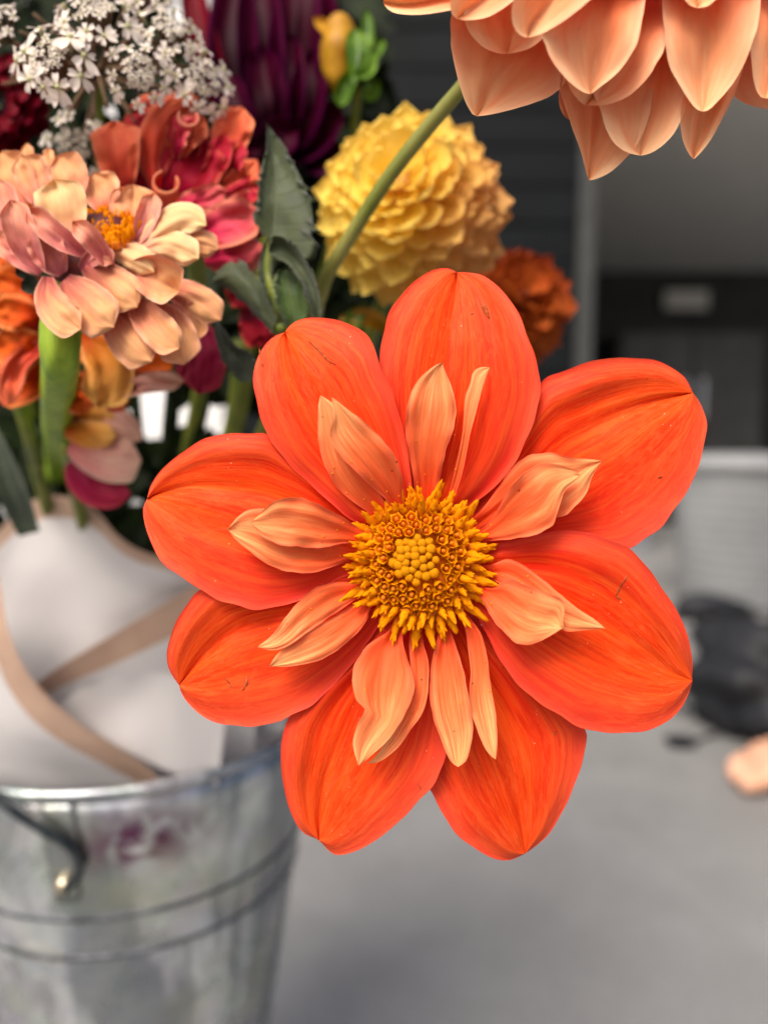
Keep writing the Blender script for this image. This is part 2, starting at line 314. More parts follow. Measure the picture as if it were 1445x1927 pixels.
M['blackb'] = simple_mat('black_board', (.004, .005, .006, 1), (.008, .010, .012, 1), 14, .6, .3, .002, stretch=(.15, 1, 1), spec=.12)
M['post'] = simple_mat('post_paint', (.042, .044, .043, 1), (.055, .057, .055, 1), 20, .5, .2, .001)
M['ceil'] = simple_mat('ceiling_paint', (.80, .78, .73, 1), (.86, .84, .79, 1), 3, .7, .2, .003)
M['darkw'] = simple_mat('back_wall_paint', (.055, .054, .052, 1), (.075, .074, .071, 1), 3, .6, .2, .003, spec=.15)
M['cab'] = simple_mat('cabinet_paint', (.022, .022, .022, 1), (.034, .034, .034, 1), 8, .6, .1, .001, spec=.2)
M['steel'] = simple_mat('brushed_steel', (.45, .47, .5, 1), (.6, .62, .64, 1), 60, .35, .1, .0005, metallic=1)
GY, GB, GX0, GX1, GXR, GH = 3.0, 7.6, -.62, .76, 5.2, 2.02
ga = thing('garage', 'dark garage with black board front wall and grey ceiling behind the flowers', 'garage', (1.5, GY, 0))
nb = 19; bh = 2.66 / nb
for k in range(nb):
    z = k * bh; dz = RNG.uniform(-.003, .003)
    box('board', (GX0, GY + dz, z + .002), (GX1, GY + .03 + dz, z + bh - .003), ga, [M['blackb']], .004)
box('side_wall', (GX0, GY + .04, 0), (GX0 + .1, GB, 2.66), ga, [M['blackb']], 0)
box('inner_wall', (GX1 - .12, GY + .04, 0), (GX1 - .02, GB, GH), ga, [M['darkw']], 0)
box('door_post', (GX1 - .03, GY - .03, 0), (GX1 + .03, GY + .1, GH), ga, [M['post']], .006)
box('header', (GX1 + .0, GY - .01, GH + .002), (GXR, GY + .1, 2.66), ga, [M['blackb']], .006)
box('ceiling', (GX1 - .02, GY + .11, GH), (GXR, GB, GH + .1), ga, [M['ceil']], 0)
box('back_wall', (GX0, GB + .001, 0), (GXR + .1, GB + .12, 2.66), ga, [M['darkw']], 0)
for yy in (GY + .06, GB - .1): box('side_post', (GXR - .1, yy, 0), (GXR, yy + .09, GH - .002), ga, [M['post']], .006)  # right side left open on posts so more daylight reaches the ceiling
box('roof', (GX0 - .15, GY - .25, 2.665), (GXR + .25, GB + .3, 2.8), ga, [M['blackb']], .01)
wwm = simple_mat('added_white_cladding', (.84, .85, .86, 1), (.88, .88, .88, 1), 3, .6, .15, .003)
ww = thing('added_white_wall', 'added white clad wall standing in for bright sky in the bouquet gaps', 'wall', (-5, 8.3, 0))  # wall added to make the sky gaps read bright white
for k in range(24): box('added_cladding_board', (-12, 8.3, k * .2 + .004), (-1.0, 8.34, k * .2 + .196), ww, [wwm], .006)
box('added_backing', (-12, 8.345, 0), (-1.0, 8.5, 4.85), ww, [wwm], 0); box('added_coping', (-12.1, 8.25, 4.86), (-.95, 8.55, 4.95), ww, [wwm], .01)
cl = thing('wall_light', 'unlit pale rectangular light on the back wall of the garage', 'light', (2.89, GB, 1.74))
box('frame', (2.66, GB - .05, 1.63), (3.12, GB - .002, 1.85), cl, [M['post']], .01); box('diffuser', (2.68, GB - .08, 1.65), (3.10, GB - .052, 1.83), cl, [M['ceil']], .006)
cb = thing('cabinet', 'tall dark cabinet standing inside the garage beside the white drum', 'cabinet', (1.45, 4.2, 0))
box('body', (1.2, 4.0, .05), (1.95, 4.45, .99), cb, [M['cab']], .01); box('plinth', (1.22, 4.03, 0), (1.93, 4.42, .049), cb, [M['cab']], 0)
for x0 in (1.21, 1.58):
    dr = box('door', (x0, 3.975, .07), (x0 + .355, 3.998, .97), cb, [M['cab']], .006)
    box('handle', (x0 + (.31 if x0 < 1.4 else .03), 3.95, .55), (x0 + (.33 if x0 < 1.4 else .05), 3.974, .75), dr, [M['steel']], .004)
pl = thing('plank', 'narrow bluish grey plank leaning upright beside the dark cabinet', 'plank', (1.02, 3.2, 0))
box('board', (1.0, 3.15, 0), (1.09, 3.185, .62), pl, [simple_mat('plank_paint', (.16, .18, .21, 1), (.22, .24, .27, 1), 12, .5)], .004)
# white drum
dm = simple_mat('drum_plastic', (.27, .28, .285, 1), (.34, .35, .355, 1), 5, .45, .15, .002)
dc = (1.02, 2.15, 0); dru = thing('plastic_drum', 'pale grey ribbed plastic drum standing on the garage floor', 'drum', dc)
pr = [(0, .0), (.15, 0), (.165, .012)]
for k in range(12):
    z = .02 + k * .031; pr += [(.168 + .0035 * k, z), (.171 + .0035 * k, z + .01), (.168 + .0035 * k, z + .02)]
pr += [(.212, .392), (.22, .395)]
lathe('body', pr, dc, dru, [dm]); lathe('lid', [(.225, .385), (.228, .40), (.22, .412), (.1, .42), (0, .42)], dc, dru, [dm])
# black bag with strap
bgm = simple_mat('bag_fabric', (.008, .009, .012, 1), (.02, .021, .026, 1), 30, .6, .6, .004)
bc = P(1425, 1300, 1.27); bc.z = 0
bagt = thing('bag', 'crumpled black cloth bag lying on the concrete floor by the drum', 'bag', bc)
bm = bmesh.new(); bmesh.ops.create_icosphere(bm, subdivisions=4, radius=1)
for v in bm.verts:
    c = v.co.copy(); n_ = .26 * math.sin(5 * c.x + 3 * c.y + 2 * c.z) + .1 * math.sin(21 * c.x + 17 * c.z) + .1 * math.sin(9 * c.z + 4 * c.y + 1) + .07 * math.sin(14 * c.x - 7 * c.z)
    v.co = Vector((bc.x + c.x * .10 * (1 + n_), bc.y + c.y * .13 * (1 + n_), max(.002, .075 + c.z * .085 * (1 + n_))))
from_bm('body', bm, bagt, [bgm])
a_, b_ = P(1375, 1330, 1.22), P(1292, 1378, 1.18)
tube('strap', [(bc.x - .06, bc.y - .05, .06), (a_.x, a_.y, .02), ((a_.x + b_.x) / 2, (a_.y + b_.y) / 2, .006), (b_.x, b_.y, .006)], [.005, .004, .003, .003], bagt, [bgm], world=True)
box('buckle', (b_.x - .03, b_.y - .018, .001), (b_.x + .012, b_.y + .018, .012), bagt, [bgm], .004)
c_ = P(1300, 1155, 1); shx = Vector((.85, 1.95, 0))
sh = thing('shoe', 'small black shoe on the floor in front of the pale drum', 'shoe', shx)
bm = bmesh.new(); bmesh.ops.create_uvsphere(bm, u_segments=20, v_segments=12, radius=1)
for v in bm.verts:
    c = v.co.copy(); v.co = Vector((shx.x + c.x * .10, shx.y + c.y * .04 * (1 - .2 * c.x), max(.018, .03 + c.z * (.035 - .02 * c.x))))
from_bm('upper', bm, sh, [bgm]); box('sole', (shx.x - .1, shx.y - .035, 0), (shx.x + .1, shx.y + .035, .017), sh, [M['cab']], .006)
# ---------------------------------------------------------------- person at the right edge (only a bare foot reaches into the frame)
skin = simple_mat('skin', srgb(214, 160, 128), srgb(226, 176, 148), 60, .5, .15, .0006, transl=.05)
den = simple_mat('dark_denim', (.03, .035, .05, 1), (.05, .055, .075, 1), 120, .8, .3, .001); shi = simple_mat('grey_shirt', (.25, .25, .26, 1), (.3, .3, .31, 1), 80, .8, .3, .001)
toe = P(1385, 1455, 1.03); fx, fy = toe.x + .21, toe.y + .07            # ankle
per = thing('person', 'barefoot person in dark trousers standing at the right edge of the frame', 'person', (fx, fy, 0))
def skin_mesh(name, pts, rad, edg, mat, levels=2):
    me = bpy.data.meshes.new(name); o_ = np.array([fx, fy, 0.])
    me.from_pydata([tuple(np.array(p) - o_) for p in pts], edg, []); o = link(name, me, per, [mat])
    md = o.modifiers.new('skin', 'SKIN'); md.use_smooth_shade = True
    for i, r in enumerate(rad):
        sv = me.skin_vertices[0].data[i]; sv.radius = r if isinstance(r, tuple) else (r, r); sv.use_root = i == 0
    md = o.modifiers.new('subd', 'SUBSURF'); md.levels = md.render_levels = levels
    return o
hx, hy = fx + .09, fy + .12
pts = [(hx, hy, .95), (fx + .02, fy + .02, .88), (fx + .01, fy + .03, .5), (fx, fy, .10), (fx - .045, fy - .01, .055), (fx - .115, fy - .035, .035), (fx - .165, fy - .052, .026)]
rad = [.13, .085, .06, .04, (.04, .036), (.042, .024), (.038, .018)]
edg = [(i, i + 1) for i in range(6)]
pts += [(fx + .04, fy + .01, .035)]; rad += [.034]; edg += [(3, 7)]
tl = [(-.205, -.085, .017, .015), (-.205, -.055, .014, .011), (-.198, -.034, .013, .0105), (-.188, -.014, .012, .010), (-.174, .004, .011, .0095)]
for k, (tx, ty, tz, tr_) in enumerate(tl):                     # five toes
    i = len(pts); pts += [(fx + tx * .86, fy + ty, tz + .006), (fx + tx - .01, fy + ty - .004, tz)]; rad += [tr_, tr_ * .85]; edg += [(6, i), (i, i + 1)]
i = len(pts); pts += [(hx + .08, hy + .1, .88), (hx + .1, hy + .12, .5), (hx + .1, hy + .14, .1), (hx - .03, hy + .1, .04), (hx - .10, hy + .07, .02)]; rad += [.085, .06, .04, (.04, .032), (.036, .016)]
edg += [(0, i), (i, i + 1), (i + 1, i + 2), (i + 2, i + 3), (i + 3, i + 4)]
j = len(pts); pts += [(hx, hy, 1.2), (hx, hy, 1.42), (hx, hy, 1.52), (hx - .02, hy - .01, 1.62), (hx - .02, hy - .01, 1.72)]; rad += [.13, .12, .05, .085, .07]; edg += [(0, j), (j, j + 1), (j + 1, j + 2), (j + 2, j + 3), (j + 3, j + 4)]
for s_ in (-1, 1):
    k = len(pts); pts += [(hx + .05 * s_, hy + .19 * s_, 1.4), (hx + .06 * s_, hy + .24 * s_, 1.12), (hx + .02, hy + .25 * s_, .86), (hx - .02, hy + .25 * s_, .76)]; rad += [.055, .042, .03, (.02, .035)]
    edg += [(j + 1, k), (k, k + 1), (k + 1, k + 2), (k + 2, k + 3)]
skin_mesh('body', pts, rad, edg, skin)
skin_mesh('trousers', [(hx, hy, 1.0), (fx + .02, fy + .02, .88), (fx + .01, fy + .03, .5), (fx + .005, fy + .005, .16), (hx + .08, hy + .1, .88), (hx + .1, hy + .12, .5), (hx + .1, hy + .14, .16)], [.145, .1, .075, .062, .1, .075, .062], [(0, 1), (1, 2), (2, 3), (0, 4), (4, 5), (5, 6)], den)
skin_mesh('shirt', [(hx, hy, 1.0), (hx, hy, 1.2), (hx, hy, 1.41), (hx - .05, hy - .2, 1.39), (hx - .06, hy - .24, 1.15), (hx + .05, hy + .2, 1.39), (hx + .06, hy + .24, 1.15)], [.15, .145, .135, .07, .06, .07, .06], [(0, 1), (1, 2), (2, 3), (3, 4), (2, 5), (5, 6)], shi)
# ---------------------------------------------------------------- bucket
BR, BH, BB = .1015, .32, .051
rim_c = P(250, 1334, .425); BX, BY = rim_c.x, rim_c.y; ZR = rim_c.z
def galv():
    s = N('galvanised_steel'); co = s.coords(); vo = s.n('TexVoronoi'); vo.inputs['Scale'].default_value = 70; s.l(co, vo.inputs['Vector'])
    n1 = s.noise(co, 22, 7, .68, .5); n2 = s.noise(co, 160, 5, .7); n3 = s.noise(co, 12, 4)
    c = s.mix(s.ramp(n1, [(.32, g(0)), (.7, g(1))]), (.30, .325, .345, 1), (.90, .92, .93, 1)); c = s.mix(.12, c, vo.outputs['Color'], 'SOFT_LIGHT')
    vs_ = s.n('TexVoronoi'); vs_.inputs['Scale'].default_value = 150; s.l(co, vs_.inputs['Vector']); sep_ = s.n('SeparateColor'); s.l(vs_.outputs['Color'], sep_.inputs[0])
    c = s.mix(s.math('MULTIPLY', sep_.outputs[0], .28), c, (.3, .33, .36, 1))
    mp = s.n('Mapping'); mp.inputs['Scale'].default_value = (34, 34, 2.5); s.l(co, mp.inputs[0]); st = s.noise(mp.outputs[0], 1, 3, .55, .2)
    c = s.mix(s.math('MULTIPLY', s.ramp(st, [(.5, g(0)), (.6, g(1))]), .68), c, (.15, .17, .19, 1))  # dark upright reflection bands painted into the base colour
    # purple mottled patch below the rim on the side towards the viewer
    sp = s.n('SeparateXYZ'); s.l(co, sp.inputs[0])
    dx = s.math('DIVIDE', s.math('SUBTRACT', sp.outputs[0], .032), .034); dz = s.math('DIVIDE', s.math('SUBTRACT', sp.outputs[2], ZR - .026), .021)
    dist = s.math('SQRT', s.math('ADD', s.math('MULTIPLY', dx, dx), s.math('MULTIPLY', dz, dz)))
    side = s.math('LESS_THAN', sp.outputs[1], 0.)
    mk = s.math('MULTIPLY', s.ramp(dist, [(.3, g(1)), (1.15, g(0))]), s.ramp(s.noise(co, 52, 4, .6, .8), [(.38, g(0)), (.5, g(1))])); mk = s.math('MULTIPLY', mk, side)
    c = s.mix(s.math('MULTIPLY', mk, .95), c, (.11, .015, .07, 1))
    c = s.mix(s.math('MULTIPLY', s.ramp(n3, [(.52, g(0)), (.68, g(1))]), .4), c, (.5, .52, .32, 1))  # yellow-green reflected tints painted into the base colour as patches
    s.l(c, s.b.inputs['Base Color']); s.b.inputs['Metallic'].default_value = .86; s.l(s.ramp(n1, [(.3, g(.2)), (.75, g(.4))]), s.b.inputs['Roughness'])
    s.bump(s.math('ADD', n2, s.math('MULTIPLY', n3, 3)), .25, .0012); return s.m
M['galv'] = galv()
bk = thing('metal_bucket', 'tapered galvanised steel bucket with two beads holding the wrapped bouquet', 'bucket', (BX, BY, 0))
zt = lambda z: BB + (BR - BB) * (z / ZR)
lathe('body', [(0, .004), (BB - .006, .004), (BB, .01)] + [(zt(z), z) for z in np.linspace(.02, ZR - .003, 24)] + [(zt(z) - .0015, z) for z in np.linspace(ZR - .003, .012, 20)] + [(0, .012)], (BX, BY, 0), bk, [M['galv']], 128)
M['bead'] = simple_mat('bead_shaded', (.06, .065, .07, 1), (.17, .18, .2, 1), 90, .6, .2, .0005, metallic=1)  # shadow and dark reflection along the beads put into their metal colour
def ring(name, z, r0, rr, n=16, mt=None):
    lathe(name, [(r0 + rr * math.cos(a), z + rr * math.sin(a)) for a in np.linspace(-math.pi * .999, math.pi, n)], (BX, BY, 0), bk, [mt or M['galv']], 128)
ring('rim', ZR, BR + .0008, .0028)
for zb in (ZR - .0625, ZR - .083): ring('bead', zb, zt(zb) - .0004, .0014, mt=M['bead'])
def on_bucket(ang, z, off=0.):
    r = zt(z) + off; return Vector((BX + r * math.cos(ang), BY + r * math.sin(ang), z))
EA = R(270 + .5)
def plate(name, a0, a1, z0, z1, off, parent, mats, na=8, nz=8, th=.0012):
    V = []; f = []
    for o in (off, off + th):
        for i in range(nz + 1):
            for j in range(na + 1):
                t = i / nz; s_ = .62 + .38 * math.cos((t - .1) * 1.3)
                V.append(on_bucket((a0 + a1) / 2 + (j / na - .5) * (a1 - a0) * s_, z0 + (z1 - z0) * (1 - t), o))
    m = (nz + 1) * (na + 1)
    for i in range(nz):
        for j in range(na):
            a = i * (na + 1) + j; q = (a, a + 1, a + na + 2, a + na + 1); f.append(tuple(x + m for x in q)); f.append(q[::-1])
    ed = [j for j in range(na + 1)] + [i * (na + 1) + na for i in range(1, nz + 1)] + [nz * (na + 1) + j for j in range(na - 1, -1, -1)] + [i * (na + 1) for i in range(nz - 1, 0, -1)]
    for k in range(len(ed)): a, b = ed[k], ed[(k + 1) % len(ed)]; f.append((a, b, b + m, a + m))
    return mesh_from(name, V, f, parent, mats)
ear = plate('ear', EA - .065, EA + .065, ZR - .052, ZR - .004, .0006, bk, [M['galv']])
ez = ZR - .042
rv = on_bucket(EA, ez, .003)
bm = bmesh.new(); bmesh.ops.create_uvsphere(bm, u_segments=20, v_segments=12, radius=.0042, matrix=Matrix.Translation(rv)); from_bm('rivet', bm, bk, [simple_mat('rivet_brass', (.5, .42, .3, 1), (.62, .55, .42, 1), 90, .35, .1, .0004, metallic=1)])
hk = on_bucket(EA + .035, ez + .003, .006)
wire = simple_mat('handle_wire', (.05, .06, .065, 1), (.11, .125, .13, 1), 120, .4, .1, .0004, metallic=1)
hd = (rv - cam.location).dot(Vector((0, CP, -SP_)))
hpts = [rv + Vector((.001, -.002, -.001)), P(146, 1650, hd - .003), P(147, 1622, hd - .004), P(132, 1594, hd - .006), P(90, 1568, hd - .009), P(45, 1540, hd - .011), P(0, 1508, hd - .012), P(-60, 1462, hd - .012), on_bucket(EA - .9, ZR + .015, .016), on_bucket(EA - 1.5, ZR + .02, .018), on_bucket(EA - 2.2, ZR + .01, .016), on_bucket(EA - 2.8, ez + .016, .012), on_bucket(EA - math.pi, ez, .006)]
tube('handle', hpts, [.0022] * 10, bk, [wire], n=80, world=True)
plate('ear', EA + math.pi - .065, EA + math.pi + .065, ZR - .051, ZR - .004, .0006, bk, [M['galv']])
# ---------------------------------------------------------------- wrapping paper
pap = N('paper_white'); cpx = pap.coords(); pn = pap.noise(cpx, 30, 4); pap.l(pap.mix(pn, (.68, .655, .66, 1), (.74, .72, .725, 1)), pap.b.inputs['Base Color']); pap.b.inputs['Roughness'].default_value = .42
pap.bump(pap.noise(cpx, 700, 3), .1, .0003); tr = pap.n('BsdfTranslucent'); tr.inputs[0].default_value = (.7, .68, .68, 1); mx = pap.n('MixShader'); mx.inputs[0].default_value = .25
pap.l(pap.b.outputs[0], mx.inputs[1]); pap.l(tr.outputs[0], mx.inputs[2]); pap.l(mx.outputs[0], pap.out.inputs['Surface'])
tan_ = simple_mat('paper_border_tan', srgb(186, 154, 134), srgb(196, 166, 146), 60, .6, .1, .0003, transl=.15)
wp = thing('wrapping_paper', 'white paper wrap with tan border strips tucked inside the bucket', 'wrapping paper', P(200, 1350, .36))
def paper(L, Rr, dl, band, cup, nz, seed, **k):
    sheet('paper_sheet', L, Rr, None, dl, wp, [pap.m, tan_], nu=44, nv=40, cup=cup, groove=0, ridge=0, nz=nz, thk=.0004, band=band, seed=seed, **k)
paper([(-40, 1040), (5, 990), (45, 950), (90, 934), (140, 938), (185, 965), (215, 1002), (255, 1032), (310, 1052), (370, 1072), (440, 1110)],
      [(-60, 1330), (0, 1340), (60, 1345), (110, 1340), (160, 1330), (220, 1300), (280, 1270), (330, 1250), (380, 1230), (420, 1210), (460, 1190)], [.342, .336, .334, .34, .352], .09, .003, .0016, 3, dw=(0, .014), crease=.0012)
paper([(55, 1296), (120, 1250), (215, 1192), (320, 1130), (400, 1085), (490, 1030)], [(100, 1420), (170, 1470), (250, 1500), (340, 1510), (420, 1495), (478, 1455)], [.336, .334, .335, .34, .348], .16, .001, .0005, 8, dw=(-.002, .026))
paper([(-14, 1040), (2, 1110), (14, 1180), (45, 1255), (90, 1312), (150, 1362), (230, 1412), (290, 1456), (345, 1530)],
      [(-160, 1180), (-150, 1300), (-140, 1420), (-110, 1500), (-50, 1540), (20, 1560), (90, 1570), (160, 1575), (230, 1580)], [.308, .308, .314, .327, .342], .17, .002, .001, 15, dw=(0, .022), crease=.0016)
paper([(165, 1282), (230, 1266), (300, 1266), (360, 1280), (430, 1300)], [(110, 1330), (190, 1385), (270, 1430), (340, 1460), (410, 1480)], [.324, .324, .326, .331, .337], None, .001, .0014, 21, dw=(0, .010))
paper([(280, 1310), (360, 1300), (450, 1306), (548, 1330)], [(300, 1500), (370, 1510), (450, 1490), (520, 1440)], [.39, .388, .388, .392], None, .002, .002, 27, crease=.002)
# ---------------------------------------------------------------- main flower: collarette dahlia
D0 = FOCUS
main = thing('collarette_dahlia', 'large open orange red dahlia with peach collar petals round a yellow disc', 'dahlia', P(793, 1062, D0 + .01))
def ext(pts, c, f=.55):
    b = pts[0]; return [(b[0] + (c[0] - b[0]) * f, b[1] + (c[1] - b[1]) * f)] + list(pts)
FC = (793, 1062)
RAY = [  # (edge, edge, midrib, depth offset in mm towards the viewer)
 ([(790, 985), (748, 880), (722, 780), (713, 680), (729, 598), (765, 543), (803, 513), (831, 504), (848, 506), (859, 512)],
  [(820, 985), (886, 951), (931, 915), (978, 859), (1003, 793), (1016, 737), (1006, 668), (981, 599), (947, 549), (911, 519), (878, 512), (859, 512)],
  [(802, 985), (815, 850), (838, 700), (850, 600), (857, 545), (859, 512)], 1.0),
 ([(755, 1012), (670, 984), (632, 954), (593, 920), (551, 882), (524, 851), (504, 818), (486, 768), (476, 718), (481, 682), (496, 652), (515, 633), (536, 625)],
  [(775, 985), (776, 935), (769, 857), (753, 790), (737, 735), (717, 691), (704, 649), (681, 624), (648, 606), (609, 598), (576, 598), (553, 606), (541, 617), (536, 625)],
  [(762, 1000), (665, 860), (590, 745), (548, 660), (536, 625)], 3.4),
 ([(880, 985), (925, 885), (975, 795), (1016, 721), (1054, 699), (1095, 685), (1137, 676), (1182, 673), (1227, 676), (1258, 688), (1286, 707), (1298, 726), (1304, 739)],
  [(905, 1030), (960, 1028), (1040, 1022), (1110, 1032), (1180, 1031), (1223, 1007), (1265, 969), (1296, 920), (1317, 865), (1329, 813), (1329, 789), (1317, 758), (1304, 739)],
  [(895, 1012), (970, 910), (1050, 834), (1102, 806), (1164, 775), (1230, 752), (1304, 739)], -2.0),
 ([(900, 1050), (926, 1026), (976, 1015), (1026, 1001), (1066, 998), (1106, 1003), (1142, 1015), (1179, 1031), (1219, 1066), (1252, 1116), (1279, 1159), (1295, 1202), (1303, 1246), (1302, 1270), (1303, 1281)],
  [(870, 1110), (893, 1152), (920, 1202), (946, 1249), (976, 1292), (1016, 1325), (1059, 1352), (1099, 1369), (1142, 1379), (1179, 1381), (1219, 1375), (1255, 1359), (1282, 1332), (1297, 1302), (1303, 1281)],
  [(888, 1080), (980, 1098), (1060, 1128), (1140, 1172), (1210, 1222), (1262, 1262), (1303, 1281)], 1.6),
 ([(812, 1160), (806, 1250), (800, 1340), (797, 1420), (800, 1465), (809, 1489), (830, 1529), (860, 1571), (892, 1596), (929, 1616), (954, 1620), (972, 1615), (988, 1607)],
  [(880, 1150), (965, 1235), (1030, 1295), (1072, 1335), (1098, 1372), (1101, 1389), (1096, 1434), (1079, 1484), (1057, 1531), (1032, 1571), (1004, 1596), (988, 1607)],
  [(835, 1160), (893, 1290), (932, 1380), (960, 1460), (979, 1540), (988, 1607)], -5.0),
 ([(770, 1140), (700, 1190), (635, 1260), (570, 1315), (539, 1357), (532, 1384), (529, 1429), (532, 1471), (540, 1509), (557, 1551), (575, 1571), (590, 1577), (600, 1582)],
  [(812, 1150), (828, 1220), (838, 1300), (842, 1370), (838, 1419), (831, 1446), (809, 1486), (774, 1526), (724, 1568), (684, 1596), (639, 1610), (620, 1603), (608, 1590), (600, 1582)],
  [(790, 1150), (722, 1240), (672, 1315), (646, 1370), (623, 1430), (608, 1471), (599, 1530), (600, 1582)], -2.6),
 ([(735, 1085), (640, 1066), (560, 1072), (480, 1085), (420, 1098), (378, 1110), (355, 1133), (330, 1173), (315, 1218), (315, 1249), (323, 1270), (337, 1290)],
  [(750, 1130), (717, 1170), (693, 1209), (659, 1255), (623, 1294), (580, 1331), (537, 1355), (483, 1366), (428, 1364), (385, 1351), (355, 1325), (341, 1304), (337, 1290)],
  [(740, 1115), (600, 1145), (520, 1158), (467, 1172), (422, 1197), (376, 1240), (337, 1290)], -.6),
 ([(740, 1035), (680, 975), (600, 905), (545, 850), (505, 818), (467, 814), (426, 816), (381, 828), (336, 856), (301, 887), (283, 915), (277, 938)],
  [(740, 1085), (654, 1084), (606, 1109), (554, 1136), (485, 1146), (426, 1133), (374, 1109), (322, 1074), (295, 1043), (276, 998), (269, 963), (273, 946), (277, 938)],
  [(742, 1055), (620, 972), (500, 930), (433, 920), (364, 915), (310, 924), (277, 938)], 1.6),
]
scm = simple_mat('dry_scar', srgb(150, 62, 26), srgb(186, 98, 62), 900, .8, .4, .0003, spec=.1)
def scar(pet, pts, wd, seed):
    """dry brown scar lying on a petal's skin"""
    XY, D = sheet.last; c = catmull(pts, 15); r = np.random.default_rng(seed); t = np.gradient(c, axis=0); t /= np.linalg.norm(t, axis=1)[:, None]; V = []; f = []
    for k in range(15):
        ww = wd * (.25 + r.uniform(.3, .9)) * math.sin(math.pi * (k + .6) / 15.2)
        for s_ in (-1, 0, 1):
            x, y = c[k, 0] + t[k, 1] * ww * s_ * .5, c[k, 1] - t[k, 0] * ww * s_ * .5; q = np.unravel_index(np.argmin((XY[..., 0] - x) ** 2 + (XY[..., 1] - y) ** 2), D.shape)
            V.append(tuple(P(x, y, D[q] - .00012 - .00006 * (s_ == 0))))
    for k in range(14):
        for j_ in range(2): f.append((k * 3 + j_, k * 3 + j_ + 1, k * 3 + j_ + 4, k * 3 + j_ + 3))
    o = mesh_from('scar', V, f, pet, [scm]); md = o.modifiers.new('thick', 'SOLIDIFY'); md.thickness = .00005; return o
SCARS = {0: [([(905, 568), (914, 585), (921, 600)], 9), ([(886, 590), (893, 588)], 3)], 1: [([(580, 640), (605, 664), (620, 680), (632, 686)], 5), ([(488, 655), (490, 672)], 3), ([(492, 684), (495, 688)], 5)], 3: [([(1182, 1082), (1168, 1102), (1158, 1122)], 4), ([(1158, 1122), (1168, 1128)], 4)],
         6: [([(465, 1272), (463, 1288), (455, 1300)], 6), ([(438, 1300), (430, 1284), (420, 1276)], 2.5)], 4: [([(1046, 1376), (1043, 1384)], 3)], 5: [([(786, 1474), (792, 1486)], 2)], 2: [([(1238, 898), (1246, 897)], 4)]}
for i, (L, Rr, Mi, off) in enumerate(RAY):
    o_ = off * .001
    pet_ = sheet('ray_petal', ext(L, FC), ext(Rr, FC), ext(Mi, FC), [D0 + .004 - o_ * .6, D0 + .001 - o_, D0 - .0005 - o_, D0 - .0005 - o_, D0 + .003 - o_ * .9], main, [M['ray']], nu=64, nv=40, cup=.0036, roll=.0026, groove=(.0011, .0014, .0022, .0008, .0009, .0018, .0013, .0013)[i], ridge=.00034, nz=.0008, tip=.0015, seed=40 + i, ruf=.0004, thk=.0002, jag=.010)
    for k_, (pp, wd_) in enumerate(SCARS.get(i, [])): scar(pet_, pp, wd_, 60 + 7 * i + k_)
bm = bmesh.new(); bmesh.ops.create_uvsphere(bm, u_segments=32, v_segments=12, radius=1)
for v in bm.verts: v.co = P(795, 1065, D0 + .0075) + RIGHT * v.co.x * .0185 + UP * v.co.y * .0185 + VIEW * v.co.z * .003
rec = from_bm('receptacle', bm, main, [simple_mat('receptacle_red', srgb(190, 14, 4), srgb(214, 40, 8), 200)])
POLLEN = []
